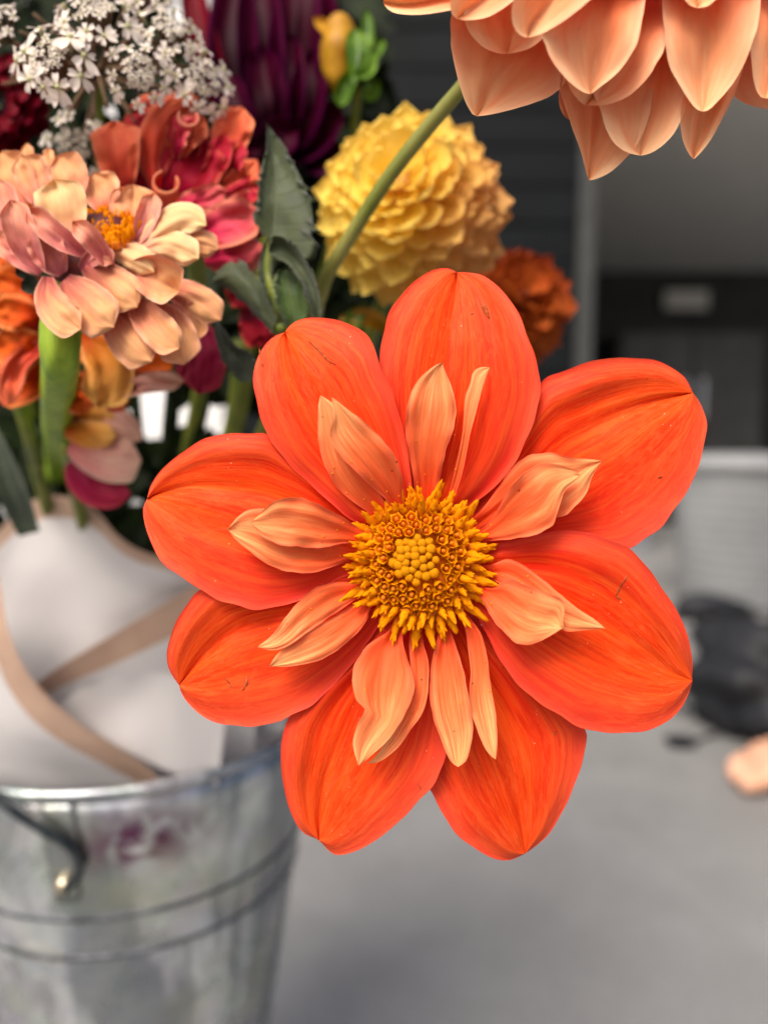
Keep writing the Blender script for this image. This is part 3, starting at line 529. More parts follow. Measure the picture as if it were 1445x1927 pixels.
COLLAR = [
 ([(778, 904), (767, 840), (763, 793), (770, 748), (789, 712), (817, 688), (832, 682)], [(825, 912), (839, 851), (855, 798), (859, 765), (852, 735), (840, 704), (832, 682)], 4.5),
 ([(841, 937), (856, 881), (870, 812), (874, 751), (884, 722), (889, 701), (902, 691), (922, 691)], [(852, 941), (870, 890), (884, 820), (897, 771), (908, 729), (917, 703), (922, 691)], 5.0),
 ([(728, 943), (690, 907), (654, 873), (629, 840), (621, 815), (627, 785), (624, 746)], [(758, 934), (756, 893), (737, 849), (709, 815), (681, 790), (652, 768), (624, 746)], 8.5),
 ([(693, 965), (648, 932), (621, 896), (604, 857), (598, 810), (598, 768), (603, 743)], [(731, 956), (700, 905), (672, 860), (655, 810), (632, 765), (603, 743)], 6.6),
 ([(679, 996), (634, 967), (589, 944), (547, 936), (516, 943), (488, 967), (473, 982)], [(658, 1022), (599, 1031), (537, 1027), (502, 1015), (483, 1000), (473, 982)], 7.0),
 ([(665, 1022), (590, 985), (530, 962), (502, 957), (475, 957), (450, 970), (428, 996)], [(665, 1053), (606, 1074), (558, 1078), (516, 1069), (481, 1046), (447, 1019), (428, 996)], 5.0),
 ([(678, 1097), (629, 1095), (589, 1110), (559, 1135), (538, 1160), (513, 1194), (484, 1218)], [(675, 1124), (620, 1162), (574, 1193), (544, 1215), (513, 1224), (484, 1218)], 4.6),
 ([(681, 1128), (620, 1166), (574, 1192), (531, 1222), (515, 1240), (507, 1255)], [(699, 1142), (687, 1173), (650, 1212), (614, 1237), (574, 1250), (538, 1255), (507, 1255)], 3.6),
 ([(732, 1185), (689, 1217), (664, 1260), (662, 1290), (672, 1319), (687, 1337), (672, 1364), (664, 1392), (666, 1414), (675, 1442)], [(757, 1197), (769, 1247), (779, 1277), (773, 1322), (754, 1359), (729, 1394), (699, 1422), (675, 1442)], 5.2),
 ([(770, 1205), (772, 1260), (768, 1300), (750, 1350), (725, 1395), (705, 1425), (690, 1437)], [(796, 1205), (806, 1247), (806, 1297), (796, 1339), (774, 1372), (749, 1407), (714, 1434), (690, 1437)], 3.4),
 ([(824, 1192), (812, 1247), (809, 1300), (815, 1352), (830, 1392), (847, 1432), (862, 1444)], [(850, 1192), (870, 1255), (882, 1309), (890, 1367), (887, 1399), (877, 1432), (862, 1444)], 2.8),
 ([(872, 1175), (880, 1215), (885, 1265), (883, 1322), (890, 1354), (910, 1404), (924, 1424), (933, 1430)], [(890, 1170), (907, 1197), (917, 1240), (924, 1292), (932, 1339), (936, 1384), (935, 1414), (933, 1430)], 2.6),
 ([(926, 1103), (960, 1090), (1000, 1106), (1036, 1118), (1056, 1126), (1062, 1139), (1060, 1168), (1061, 1182)], [(902, 1123), (923, 1159), (946, 1189), (970, 1209), (993, 1214), (1019, 1206), (1043, 1192), (1061, 1182)], 7.5),
 ([(921, 1063), (956, 1052), (986, 1065), (1019, 1088), (1059, 1123), (1093, 1149), (1119, 1166), (1139, 1183)], [(930, 1093), (976, 1122), (1026, 1162), (1059, 1186), (1079, 1188), (1106, 1186), (1139, 1183)], 5.6),
 ([(919, 983), (950, 934), (978, 896), (1012, 875), (1040, 872), (1075, 882), (1091, 894)], [(915, 1019), (964, 1015), (1009, 1005), (1040, 989), (1050, 962), (1061, 927), (1078, 910), (1091, 894)], 5.6),
 ([(912, 951), (946, 903), (981, 865), (1009, 853), (1036, 851), (1068, 860), (1102, 863), (1133, 867)], [(929, 986), (998, 975), (1050, 974), (1081, 955), (1102, 931), (1113, 900), (1123, 882), (1133, 867)], 3.2),
]
for i, (L, Rr, off) in enumerate(COLLAR):
    o_ = off * .001
    wf = min(1., (.1 + max(math.dist(a_, b_) for a_, b_ in zip(catmull(L, 9), catmull(Rr, 9)))) / 95) ** 1.2
    sheet('collar_petal', ext(L, FC, .3), ext(Rr, FC, .3), None, [D0 + .002 - o_ * .3, D0 + .0005 - o_ * .7, D0 - .001 - o_, D0 - .002 - o_, D0 - .0028 - o_], main, [M['collar']], nu=34, nv=20, cup=.0018 * wf, roll=.0008 * wf, groove=.0006 * wf, ridge=.0003 * wf, nz=.0007 * wf, seed=140 + i, ruf=.0006 * wf, thk=.00014, jag=.02)
    XYc, Dc = sheet.last
    for _ in range(4): ii_, jj_ = random.randrange(4, 20), random.randrange(4, 16); POLLEN.append(P(XYc[ii_, jj_, 0], XYc[ii_, jj_, 1], Dc[ii_, jj_] - .0001))
bm = bmesh.new()
for q in POLLEN: bmesh.ops.create_icosphere(bm, subdivisions=1, radius=random.uniform(.00012, .00024), matrix=Matrix.Translation(q))
po = from_bm('pollen', bm, main, [M['disc']]); po['kind'] = 'stuff'
# disc: green-yellow buds in the middle, open tubes round them, pointed mature florets outside
def bud_mesh():
    bm = bmesh.new(); bmesh.ops.create_icosphere(bm, subdivisions=2, radius=1)
    for v in bm.verts:
        a = math.atan2(v.co.y, v.co.x); v.co.x *= 1 + .06 * math.cos(5 * a); v.co.y *= 1 + .06 * math.cos(5 * a)
        if v.co.z > .75: v.co.z -= .25 * (v.co.z - .75) * 4 * (.6 + .4 * math.cos(5 * a))
    me = bpy.data.meshes.new('bud_floret'); bm.to_mesh(me); bm.free(); me.polygons.foreach_set('use_smooth', [True] * len(me.polygons)); me.materials.append(M['discb']); return me
def tube_mesh(seed):
    """open floret: a five-lobed cup on a tube with the anther column inside"""
    r = random.Random(seed); V = []; f = []; mi = []; seg = 15; rows = [(.55, -1.6), (.62, -.8), (.8, 0.), (.98, .55), (1.06, .8), (.9, .6), (.8, 0.), (.6, -.8)]
    for k, (rad, z) in enumerate(rows):
        for j in range(seg):
            a = 2 * math.pi * j / seg; lob = max(0, math.cos(5 * a / 1)) ** 1.0
            zz = z + (.34 * lob + r.uniform(-.06, .06) if k in (3, 4, 5) else 0); rr = rad * (1 + (.12 * lob if k == 4 else 0))
            V.append((rr * math.cos(a), rr * math.sin(a), zz))
    for k in range(len(rows) - 1):
        for j in range(seg):
            n_ = (j + 1) % seg; f.append((k * seg + j, k * seg + n_, (k + 1) * seg + n_, (k + 1) * seg + j)); mi.append(0)
    b0 = len(V); s2 = 9; prof = [(.32, -1.), (.36, .1), (.42, .4), (.38, .65), (.22, .92 + r.uniform(0, .4)), (.02, 1.1)]
    for rad, z in prof:
        for j in range(s2):
            a = 2 * math.pi * j / s2; V.append((rad * math.cos(a), rad * math.sin(a), z))
    for k in range(len(prof) - 1):
        for j in range(s2):
            n_ = (j + 1) % s2; f.append((b0 + k * s2 + j, b0 + k * s2 + n_, b0 + (k + 1) * s2 + n_, b0 + (k + 1) * s2 + j)); mi.append(1)
    me = bpy.data.meshes.new('open_floret'); me.from_pydata(V, [], f); me.polygons.foreach_set('use_smooth', [True] * len(f)); me.polygons.foreach_set('material_index', mi)
    me.materials.append(M['disc']); me.materials.append(M['disco']); me.update(); return me
def spike_mesh(seed):
    """mature floret: tube, swollen pollen column and a forked style"""
    r = random.Random(seed); V = []; f = []; mi = []; seg = 9
    prof = [(.5, -1.5), (.66, -.3), (.85, .5), (.82, 1.1), (.7, 1.6), (.8, 2.2), (.7, 2.8), (.55, 3.4), (.42, 4.0 + r.uniform(0, .5)), (.24, 4.6 + r.uniform(0, .7)), (.03, 5.2 + r.uniform(0, .7))]
    bx, by = r.uniform(-.35, .35), r.uniform(-.35, .35)
    for k, (rad, z) in enumerate(prof):
        for j in range(seg):
            a = 2 * math.pi * j / seg; rr = rad * (1 + r.uniform(-.18, .18)); t = max(0, z) / 4
            V.append((rr * math.cos(a) + bx * t * t, rr * math.sin(a) + by * t * t, z + (.35 * math.cos(2.5 * a) if k == 3 else 0)))
    for k in range(len(prof) - 1):
        for j in range(seg):
            n_ = (j + 1) % seg; f.append((k * seg + j, k * seg + n_, (k + 1) * seg + n_, (k + 1) * seg + j)); mi.append(1 if k in (0, 1, 2) else 0)
    for s_ in (-1, 1):                                          # the two style arms
        b0 = len(V); ang = r.uniform(0, 3.14); ca, sa = math.cos(ang) * s_, math.sin(ang) * s_
        for k, (o, z, rad) in enumerate([(.1, 2.7, .34), (.3, 3.5, .32), (.48, 4.2, .24), (.62, 4.8, .06)]):
            for j in range(6):
                a = 2 * math.pi * j / 6; V.append((o * ca + rad * math.cos(a) + bx * .8, o * sa + rad * math.sin(a) + by * .8, z))
        for k in range(3):
            for j in range(6):
                n_ = (j + 1) % 6; f.append((b0 + k * 6 + j, b0 + k * 6 + n_, b0 + (k + 1) * 6 + n_, b0 + (k + 1) * 6 + j)); mi.append(0)
    me = bpy.data.meshes.new('mature_floret'); me.from_pydata(V, [], f); me.polygons.foreach_set('use_smooth', [True] * len(f)); me.polygons.foreach_set('material_index', mi)
    me.materials.append(M['disc']); me.materials.append(M['disco']); me.update(); return me
BUD = bud_mesh(); TUBES = [tube_mesh(k) for k in range(5)]; SPIKES = [spike_mesh(k) for k in range(8)]
px2m = D0 / F
def place(name, me, pos, direction, size, parent, spin=None, sz=None):
    o = link(name, me, parent); q = Vector(direction).normalized().to_track_quat('Z', 'Y') @ Quaternion((0, 0, 1), random.uniform(0, 6.28) if spin is None else spin)
    o.matrix_local = Matrix.LocRotScale(Vector(pos) - wloc(parent), q, Vector((size, size, sz or size))); return o
dcx, dcy = 775, 1048
def disc_pt(r, a):      # r in pixels from the middle; dome profile
    ax, ay = (1.0, 1.06); return dcx + r * math.cos(a) * ax + 20 * (r / 140), dcy - r * math.sin(a) * ay + 16 * (r / 140), D0 - .0075 + .0052 * (r / 112) ** 2
bm = bmesh.new(); bmesh.ops.create_uvsphere(bm, u_segments=32, v_segments=16, radius=1)
for v in bm.verts:
    q = P(792, 1061, D0 - .0008); v.co = q + RIGHT * v.co.x * 112 * px2m + UP * v.co.y * 116 * px2m + VIEW * (v.co.z * .0045 - .001)
from_bm('disc_base', bm, main, [M['disco']])
GA = math.pi * (3 - math.sqrt(5))
NB, NT, NS = 32, 54, 78
for k in range(NB + NT + NS):
    if k < NB: r = 43 * math.sqrt((k + .5) / NB)
    elif k < NB + NT: r = math.sqrt(49 ** 2 + (k - NB) / NT * (90 ** 2 - 49 ** 2))
    else: r = math.sqrt(88 ** 2 + (k - NB - NT) / NS * (113 ** 2 - 88 ** 2))
    a = k * GA + .4; x, y, d = disc_pt(r, a)
    out = RIGHT * math.cos(a) + UP * math.sin(a); t = r / 113
    jit = RIGHT * random.uniform(-.14, .14) + UP * random.uniform(-.14, .14)
    if k < NB: place('bud_floret', BUD, P(x, y, d + .0003), VIEW + out * t * .5, 8.8 * px2m * random.uniform(.75, 1.15), main)
    elif k < NB + NT:
        kk = (k - NB) / NT; me = TUBES[k % 5]; place('open_floret', me, P(x, y, d), VIEW + out * (.25 + .6 * t) + jit, (9.4 + 1.0 * kk) * px2m * random.uniform(.92, 1.1), main)
        if kk > .75 and k % 2: place('mature_floret', SPIKES[k % 8], P(x, y, d + .0004), VIEW + out * (.2 + .6 * t) + jit * 2, 8.6 * px2m * random.uniform(.85, 1.1), main)
    else:
        kk = (k - NB - NT) / NS; place('mature_floret', SPIKES[k % 8], P(x, y, d + .0012), VIEW * (1.0 - .62 * kk) + out * (.62 + .5 * kk) + jit * 1.6, (9.6 + 1.0 * kk) * px2m * random.uniform(.85, 1.15), main, sz=(6.8 + 2.2 * kk) * px2m * random.uniform(.65, 1.25))
tube('stem', [(790, 1070, D0 + .006), (755, 1110, D0 + .03), (640, 1200, .27), (480, 1320, .37), (330, 1480, .43), (290, 1600, .46)], [.004, .0028, .003, .0034, .0036, .0036], main, [M['stem']], n=40)
for k in range(8):
    a = k * math.pi / 4 + .3; mx_, my_ = 790 + 70 * math.cos(a), 1065 + 70 * math.sin(a)
    petal('sepal', [(790, 1065), (mx_, my_), (790 + 150 * math.cos(a), 1065 + 150 * math.sin(a))], 55, [D0 + .009, D0 + .009, D0 + .008], main, [M['wgreen']], thk=.0006)
# ---------------------------------------------------------------- peach dahlia at the top right
pc = (1200, -130); DP = .158
pe = thing('peach_dahlia', 'large pale peach dahlia hanging in from the top right corner', 'dahlia', P(pc[0], pc[1], DP + .015))
PEACH = [   # edges base to tip, midrib, depth offset mm
 ([(1010, -90), (930, -45), (840, -30), (770, -12), (728, -8), (721, 2)], [(1010, -40), (930, 5), (860, 16), (800, 26), (750, 25), (728, 15), (721, 2)], None, 0),
 ([(960, -60), (900, -55), (862, -10), (848, 30), (849, 80), (857, 130), (872, 182), (888, 213), (897, 218)], [(1130, -20), (1110, 60), (1075, 130), (1049, 172), (1000, 194), (945, 210), (915, 216), (897, 218)], [(1040, -40), (985, 60), (935, 150), (912, 195), (897, 218)], -3),
 ([(990, -90), (905, -60), (878, 0), (872, 30), (885, 62), (910, 88), (938, 99), (955, 100)], [(1120, -60), (1070, 10), (1030, 62), (1000, 88), (970, 98), (955, 100)], [(1040, -80), (980, 10), (955, 100)], 1.5),
 ([(980, -120), (900, -90), (862, -40), (848, 0), (850, 25), (860, 34)], [(1080, -100), (1010, -40), (960, 5), (920, 30), (880, 37), (860, 34)], [(1030, -110), (930, -20), (860, 34)], 4.5),
 ([(1060, -110), (990, -60), (966, 0), (963, 35), (972, 58), (985, 68), (993, 70)], [(1180, -90), (1140, -30), (1100, 8), (1058, 40), (1020, 62), (993, 70)], [(1110, -100), (1040, -10), (1000, 45), (993, 70)], 7),
 ([(1110, -90), (1050, 0), (1022, 60), (1026, 85), (1041, 117), (1070, 152), (1095, 171), (1111, 176)], [(1220, -90), (1216, -20), (1211, 21), (1200, 75), (1182, 110), (1160, 138), (1130, 162), (1111, 176)], [(1160, -100), (1135, 20), (1122, 100), (1114, 150), (1111, 176)], 4.8),
 ([(1130, -60), (1080, 30), (1060, 110), (1070, 160), (1088, 188), (1102, 197)], [(1260, -60), (1265, 20), (1252, 84), (1235, 120), (1217, 147), (1185, 178), (1150, 194), (1120, 198), (1102, 197)], [(1200, -60), (1170, 60), (1130, 160), (1102, 197)], 2.4),
 ([(1150, -40), (1110, 80), (1112, 160), (1129, 205), (1140, 240), (1155, 268), (1180, 286), (1205, 292)], [(1300, -40), (1310, 60), (1302, 150), (1292, 188), (1280, 230), (1262, 258), (1240, 278), (1220, 289), (1205, 292)], [(1225, -40), (1222, 80), (1215, 200), (1206, 270), (1205, 292)], -.5),
 ([(1120, -20), (1070, 80), (1053, 150), (1057, 180), (1075, 235), (1092, 282), (1102, 320), (1108, 339)], [(1220, -20), (1230, 100), (1225, 200), (1205, 262), (1183, 291), (1150, 322), (1125, 335), (1108, 339)], [(1170, -20), (1150, 120), (1125, 250), (1110, 310), (1108, 339)], -2.8),
 ([(1270, -110), (1248, -20), (1250, 60), (1258, 117), (1272, 148), (1290, 178), (1308, 202), (1322, 209)], [(1420, -110), (1432, -20), (1426, 42), (1412, 90), (1396, 128), (1372, 165), (1350, 190), (1335, 205), (1322, 209)], [(1340, -110), (1330, 0), (1325, 100), (1322, 170), (1322, 209)], 3.6),
 ([(1310, -40), (1296, 80), (1284, 190), (1280, 225), (1284, 260), (1294, 285), (1305, 299)], [(1430, -40), (1420, 60), (1398, 130), (1378, 185), (1360, 220), (1340, 258), (1320, 285), (1305, 299)], [(1370, -40), (1355, 80), (1325, 220), (1308, 275), (1305, 299)], .4),
 ([(1400, -100), (1408, 0), (1412, 90), (1418, 150), (1428, 178), (1440, 184)], [(1540, -100), (1540, 0), (1525, 90), (1500, 140), (1465, 178), (1440, 184)], None, 2.2),
 ([(1330, -40), (1340, 80), (1360, 150), (1385, 184), (1420, 200), (1460, 206)], [(1480, -60), (1520, 60), (1540, 140), (1520, 180), (1490, 200), (1460, 206)], None, -1.6),
 ([(1260, -160), (1262, -80), (1280, -20), (1295, 6), (1312, 14)], [(1400, -160), (1385, -80), (1360, -20), (1335, 8), (1312, 14)], None, 6),
 ([(1160, -180), (1165, -80), (1185, -40), (1215, -25)], [(1290, -180), (1275, -80), (1250, -40), (1215, -25)], None, 6.5),
 ([(1060, -190), (1010, -130), (1000, -90), (1015, -60), (1030, -55)], [(1180, -190), (1150, -120), (1100, -75), (1060, -58), (1030, -55)], None, 7),
 ([(1400, -190), (1400, -90), (1420, -40), (1445, -30)], [(1520, -180), (1520, -90), (1490, -45), (1445, -30)], None, 5),
 ([(1064, 150), (1052, 170), (1052, 195), (1060, 215), (1075, 228)], [(1110, 150), (1110, 190), (1095, 220), (1075, 228)], None, -6),
]
for i, (L, Rr, Mi, off) in enumerate(PEACH):
    o_ = off * .0017
    sheet('petal', L, Rr, Mi, [DP + .006 - o_, DP + .001 - o_, DP - .001 - o_, DP + .001 - o_, DP + .003 - o_], pe, [M['peach']], nu=36, nv=24, cup=.0026, fold=.0022, roll=.0004, groove=.0012, ridge=.0003, nz=.0008, thk=.0004, tip=-.001, seed=300 + i, jag=.006)
for k in range(22):                                            # the half of the flower above the frame
    a = math.pi * (1.02 + k / 22.) if k % 2 else math.pi * (.98 + k / 21.); rr = 330 if k % 2 else 230; x1, y1 = pc[0] + rr * math.cos(a), pc[1] + rr * math.sin(a) * .9
    if y1 > -60: continue
    petal('petal', [(pc[0] + .2 * (x1 - pc[0]), pc[1] + .2 * (y1 - pc[1])), ((pc[0] + x1) / 2, (pc[1] + y1) / 2), (x1, y1)], 130, [DP + .008, DP + .009 + .004 * (k % 2), DP + .016], pe, [M['peach']], cup=.005, seed=340 + k, thk=.0005)
tube('stem', [(1150, -60, .185), (1000, 20, .188), (905, 118, .192), (868, 165, .196), (800, 245, .203), (730, 335, .21), (665, 435, .218), (620, 510, .224), (604, 552, .229), (592, 600, .236), (575, 760, .29), (480, 1000, .37), (380, 1400, .42)], [.0019] * 4 + [.0020] * 4 + [.0021, .0023, .0026, .003, .003], pe, [M['stemb']], n=70, seg=14)
# ---------------------------------------------------------------- zinnia
ZD = .192
zi = thing('zinnia', 'peach zinnia with mauve tinged petals and golden disc above a thick green stem', 'zinnia', P(180, 470, ZD + .012))
Z = [  # midrib, width, depth, material, cup
 ([(60, 400), (32, 340), (4, 283)], 66, 9, 'zin', .002), ([(72, 385), (62, 335), (42, 290)], 60, 7, 'zin', .002), ([(138, 378), (131, 330), (108, 291)], 66, 8, 'zin', .002),
 ([(198, 400), (190, 355), (178, 324)], 66, 8, 'zin', .002), ([(246, 440), (249, 390), (250, 346)], 80, 6, 'zin', .002), ([(256, 458), (273, 415), (291, 362)], 40, 4, 'zinm', .002),
 ([(264, 468), (300, 432), (345, 408), (388, 424)], 54, 2, 'zinl', -.002), ([(266, 470), (310, 458), (345, 470), (374, 486)], 54, 0, 'zinl', -.002), ([(320, 450), (372, 455), (411, 468)], 46, 4, 'zin', -.002),
 ([(194, 462), (235, 474), (272, 494), (290, 512)], 48, -3, 'zinl', -.003), ([(240, 505), (290, 520), (338, 548)], 78, -1, 'zin', .006), ([(300, 540), (350, 553), (390, 578), (416, 602)], 56, 2, 'zin', -.002),
 ([(160, 500), (200, 528), (238, 556), (258, 578)], 72, -5, 'zin', -.002), ([(122, 525), (152, 558), (188, 595), (214, 616)], 82, -7, 'zin', -.002), ([(90, 520), (92, 560), (118, 597), (152, 618)], 62, -6, 'zin', .002),
 ([(200, 580), (232, 622), (262, 658), (286, 680)], 78, -2, 'zin', -.002), ([(245, 560), (282, 604), (318, 640), (338, 654)], 62, -3.5, 'zin', .002), ([(285, 570), (328, 630), (346, 686)], 76, 1, 'zin', -.001),
 ([(132, 452), (118, 398), (103, 336)], 90, -1, 'zinl', .003), ([(78, 512), (46, 455), (19, 375)], 56, -4, 'zinm', .004), ([(158, 478), (104, 440), (50, 390)], 44, -5, 'zinm', .003),
 ([(118, 515), (96, 482), (70, 436)], 62, -2, 'zinm', .002), ([(212, 504), (172, 450), (136, 416)], 38, -6, 'zinm', .004), ([(150, 505), (186, 478), (212, 496)], 34, -2, 'zinm', .001),
 ([(40, 480), (8, 400), (-6, 335)], 60, 2, 'zinm', .002), ([(78, 514), (28, 474), (-20, 440)], 42, 0, 'zinm', .002), ([(330, 560), (360, 600), (372, 640)], 46, 4, 'zin', .001),
 ([(70, 350), (55, 310), (50, 268)], 24, 12, 'zin', .001), ([(100, 330), (92, 300), (90, 276)], 20, 12, 'zin', .001)]
for i, (mid, wd, off, mk, cu) in enumerate(Z):
    d = ZD + off * .001; db = ZD + .002 + off * .0004
    petal('petal', mid, wd * 1.1, [db, (db + d) / 2, d, d + .0006], zi, [M[mk]], pa=.5, pb=.30, cup=cu, groove=.0003, ridge=.0003, nz=.0009, thk=.0003, seed=400 + i, nu=30, nv=19, ruf=.0004, jag=.015)
bm = bmesh.new(); bmesh.ops.create_uvsphere(bm, u_segments=24, v_segments=14, radius=1)
for v in bm.verts: v.co = P(196, 448, ZD + .006) + RIGHT * v.co.x * .0095 + UP * v.co.y * .0062 + VIEW * v.co.z * .007
from_bm('disc', bm, zi, [M['maroon']])
bm = bmesh.new(); bmesh.ops.create_uvsphere(bm, u_segments=24, v_segments=14, radius=1)
for v in bm.verts: v.co = P(165, 500, ZD + .007) + RIGHT * (v.co.x * .0105 - v.co.y * .002) + UP * v.co.y * .0085 + VIEW * v.co.z * .005
from_bm('receptacle', bm, zi, [M['maroon']])
for k in range(150):
    a = random.uniform(0, 6.28); r = math.sqrt(random.random()); x, y = 203 + 50 * r * math.cos(a), 418 - 28 * r * math.sin(a) + 18 * r * r
    place('floret', SPIKES[k % 8], P(x, y, ZD + .004 + .006 * math.sin(a) * r), UP * 1.0 + RIGHT * random.uniform(-.6, .6) + VIEW * random.uniform(.2, 1.0), random.uniform(.0008, .0011), zi, sz=random.uniform(.00045, .0007))
for k in range(5): place('floret', SPIKES[k], P(56 + 5 * k, 384 + (k % 2) * 4, ZD + .006), UP + RIGHT * random.uniform(-.4, .4), .0007, zi)
for k, (x, y, x2, y2) in enumerate([(70, 520, 30, 500), (80, 545, 40, 530), (150, 590, 120, 612), (110, 570, 82, 590)]):
    petal('bract', [(x, y), ((x + x2) / 2, (y + y2) / 2), (x2, y2)], 34, [ZD + .006, ZD + .006, ZD + .005], zi, [M['leafd']], thk=.0008)
tube('stem', [(165, 520, ZD + .01), (128, 575, ZD + .008), (117, 620, ZD + .006), (113, 690, ZD + .012), (108, 780, ZD + .06), (112, 870, .335), (118, 960, .375), (200, 1300, .43)], [.0052, .0052, .0051, .0047, .0050, .0056, .006, .006], zi, [M['zstem']], seg=28, n=60, ridges=.07)
# ---------------------------------------------------------------- crimson and coral dahlia behind the zinnia
KD = .217
kr = thing('crimson_dahlia', 'crimson dahlia with curled coral edged petals behind the peach zinnia', 'dahlia', P(330, 380, KD + .03))
K = [([(232, 372), (222, 300), (214, 226)], 80, -2, 'corl', .003, 2.5), ([(262, 390), (264, 310), (290, 205)], 96, 4, 'crim', .003, 1), ([(292, 352), (281, 300), (289, 250), (318, 206), (375, 181)], 48, -4, 'corl', -.003, 1.2),
 ([(330, 300), (346, 252), (388, 222)], 58, -1, 'corl', .003, 1), ([(310, 390), (352, 320), (382, 255)], 110, 3, 'crim', .004, 1), ([(330, 300), (345, 236), (372, 226)], 30, -3, 'pink', .003, 1),
 ([(320, 392), (378, 374), (428, 360)], 42, -2, 'pink', .002, 1), ([(360, 450), (420, 424), (488, 398)], 76, -2, 'pink', .004, 1), ([(385, 490), (445, 478), (494, 462)], 70, -3, 'pink', -.003, 1),
 ([(415, 310), (438, 240), (456, 200)], 66, 4, 'corl', .003, 1), ([(390, 360), (430, 310), (452, 262)], 44, 3, 'crim', .003, 1), ([(400, 380), (450, 340), (484, 300)], 46, 3, 'corl', .003, 1),
 ([(400, 390), (460, 360), (496, 338)], 44, 2, 'crim', .003, 1), ([(400, 400), (455, 385), (498, 372)], 46, 1, 'pink', .003, 1), ([(380, 350), (410, 300), (420, 250)], 40, 2, 'crim', .003, 1),
 ([(370, 340), (392, 290), (398, 240)], 36, 4, 'crim', .003, 1), ([(360, 600), (386, 668), (374, 742)], 70, 6, 'mag', .002, 1.6), ([(340, 600), (366, 640), (350, 720)], 50, 8, 'mag', .002, 1),
 ([(300, 420), (340, 420), (400, 430)], 60, 6, 'crim', .002, 1), ([(240, 240), (270, 205), (320, 190)], 44, 6, 'corl', .002, 1), ([(420, 500), (450, 530), (470, 580)], 60, 10, 'crim', .002, 1),
 ([(440, 400), (470, 420), (500, 440)], 40, 6, 'mag', .002, 1), ([(460, 580), (480, 610), (500, 650)], 60, 12, 'crim', .002, 1)]
for i, (mid, wd, off, mk, cu, bl) in enumerate(K):
    d = KD + off * .001
    petal('petal', mid, wd * 1.14, [d + .006, d + .001, d, d + .001], kr, [M[mk]], pa=.5, pb=.32 if bl < 2 else .12, cup=cu, roll=.0015, groove=.0006, ridge=.0004, nz=.0016, thk=.0003, seed=500 + i, nu=34, nv=21, ruf=.0011)
def scroll(name, c, r0, r1, turns, wdt, parent, mat, tilt, start=0.):
    """a petal tip rolled into a tube"""
    V = []; f = []; UV = []; n = 28
    for i in range(n):
        t = i / (n - 1); a = start + t * turns * 2 * math.pi; r = r0 + (r1 - r0) * t
        for j in range(7):
            s_ = (j / 6 - .5); q = RIGHT * r * math.cos(a) + UP * r * math.sin(a) * .85 + (VIEW * .8 + RIGHT * tilt[0] + UP * tilt[1]) * s_ * wdt * (1 - .3 * abs(s_))
            V.append(tuple(c + q)); UV.append((t, j / 6))
    for i in range(n - 1):
        for j in range(6): f.append((i * 7 + j, i * 7 + j + 1, (i + 1) * 7 + j + 1, (i + 1) * 7 + j))
    o = mesh_from(name, V, f, parent, [mat], UV); md = o.modifiers.new('thick', 'SOLIDIFY'); md.thickness = .0005; return o
scroll('curled_petal', P(312, 366, KD - .007), .0036, .0028, .8, .010, kr, M['corl'], (.3, .5), start=1.9)
scroll('curled_petal', P(344, 236, KD - .002), .0030, .0020, .7, .010, kr, M['pink'], (.7, .2), start=2.6)
tube('stem', [(360, 420, KD + .03), (380, 700, .30), (330, 1000, .38), (300, 1500, .45)], [.003] * 4, kr, [M['stem']])
# ---------------------------------------------------------------- orange ruffled flower under the zinnia, pale bloom beside the stem
OD = .23
og = thing('orange_dahlia', 'ruffled burnt orange flower hanging below the zinnia at the left edge', 'dahlia', P(110, 640, OD + .02))
O = [([(95, 560), (45, 540), (-12, 515)], 70, 2, 'oran'), ([(90, 615), (35, 590), (-15, 580)], 70, -1, 'oran'), ([(95, 660), (40, 655), (-12, 640)], 80, 0, 'oran'), ([(100, 690), (45, 715), (-12, 735)], 90, 2, 'oran'),
 ([(160, 630), (205, 690), (186, 768)], 96, -3, 'gold'), ([(180, 630), (250, 670), (325, 690)], 96, 3, 'oran'), ([(190, 756), (265, 722), (348, 716)], 40, -2, 'pale'), ([(90, 640), (30, 690), (8, 765)], 50, -4, 'corl'),
 ([(120, 600), (170, 650), (220, 670)], 70, 5, 'oran'), ([(60, 500), (30, 480), (-10, 470)], 70, 5, 'oran'), ([(200, 620), (280, 640), (350, 640)], 70, 6, 'oran'), ([(170, 700), (150, 740), (160, 780)], 60, 2, 'oran'), ([(240, 700), (215, 740), (230, 775)], 50, 3, 'corl')]
for i, (mid, wd, off, mk) in enumerate(O):
    d = OD + off * .001; petal('petal', mid, wd, [d + .006, d + .001, d - .001, d], og, [M[mk]], pa=.5, pb=.3, cup=.004, roll=.002, ridge=.0007, nz=.0028, groove=.0006, thk=.0005, seed=600 + i, nu=28, nv=18)
tube('stem', [(130, 660, OD + .02), (160, 850, .33), (220, 1100, .4), (270, 1500, .45)], [.003] * 4, og, [M['stem']])
VD = .25
pk = thing('pale_bloom', 'drooping pale pink and cream bloom beside the thick green zinnia stem', 'flower', P(140, 840, VD + .01))
for i, (mid, wd, off, mk, pbn) in enumerate([([(120, 790), (205, 790), (266, 828)], 62, 2, 'pale', .4), ([(122, 812), (172, 818), (218, 820)], 54, -2, 'gold', .4), ([(130, 840), (205, 866), (266, 866)], 84, -1, 'pale', .22), ([(130, 870), (180, 918), (246, 930)], 74, 3, 'mag', .5), ([(130, 780), (170, 775), (215, 785)], 36, 1, 'gold', .4)]):
    d = VD + off * .001; petal('petal', mid, wd, [d + .003, d, d - .001, d], pk, [M[mk]], pa=.45, pb=pbn, cup=-.003, ridge=.0004, nz=.0012, thk=.0005, seed=640 + i)
tube('stem', [(125, 840, VD + .006), (150, 960, .33), (230, 1300, .42)], [.002, .0026, .003], pk, [M['stem']])
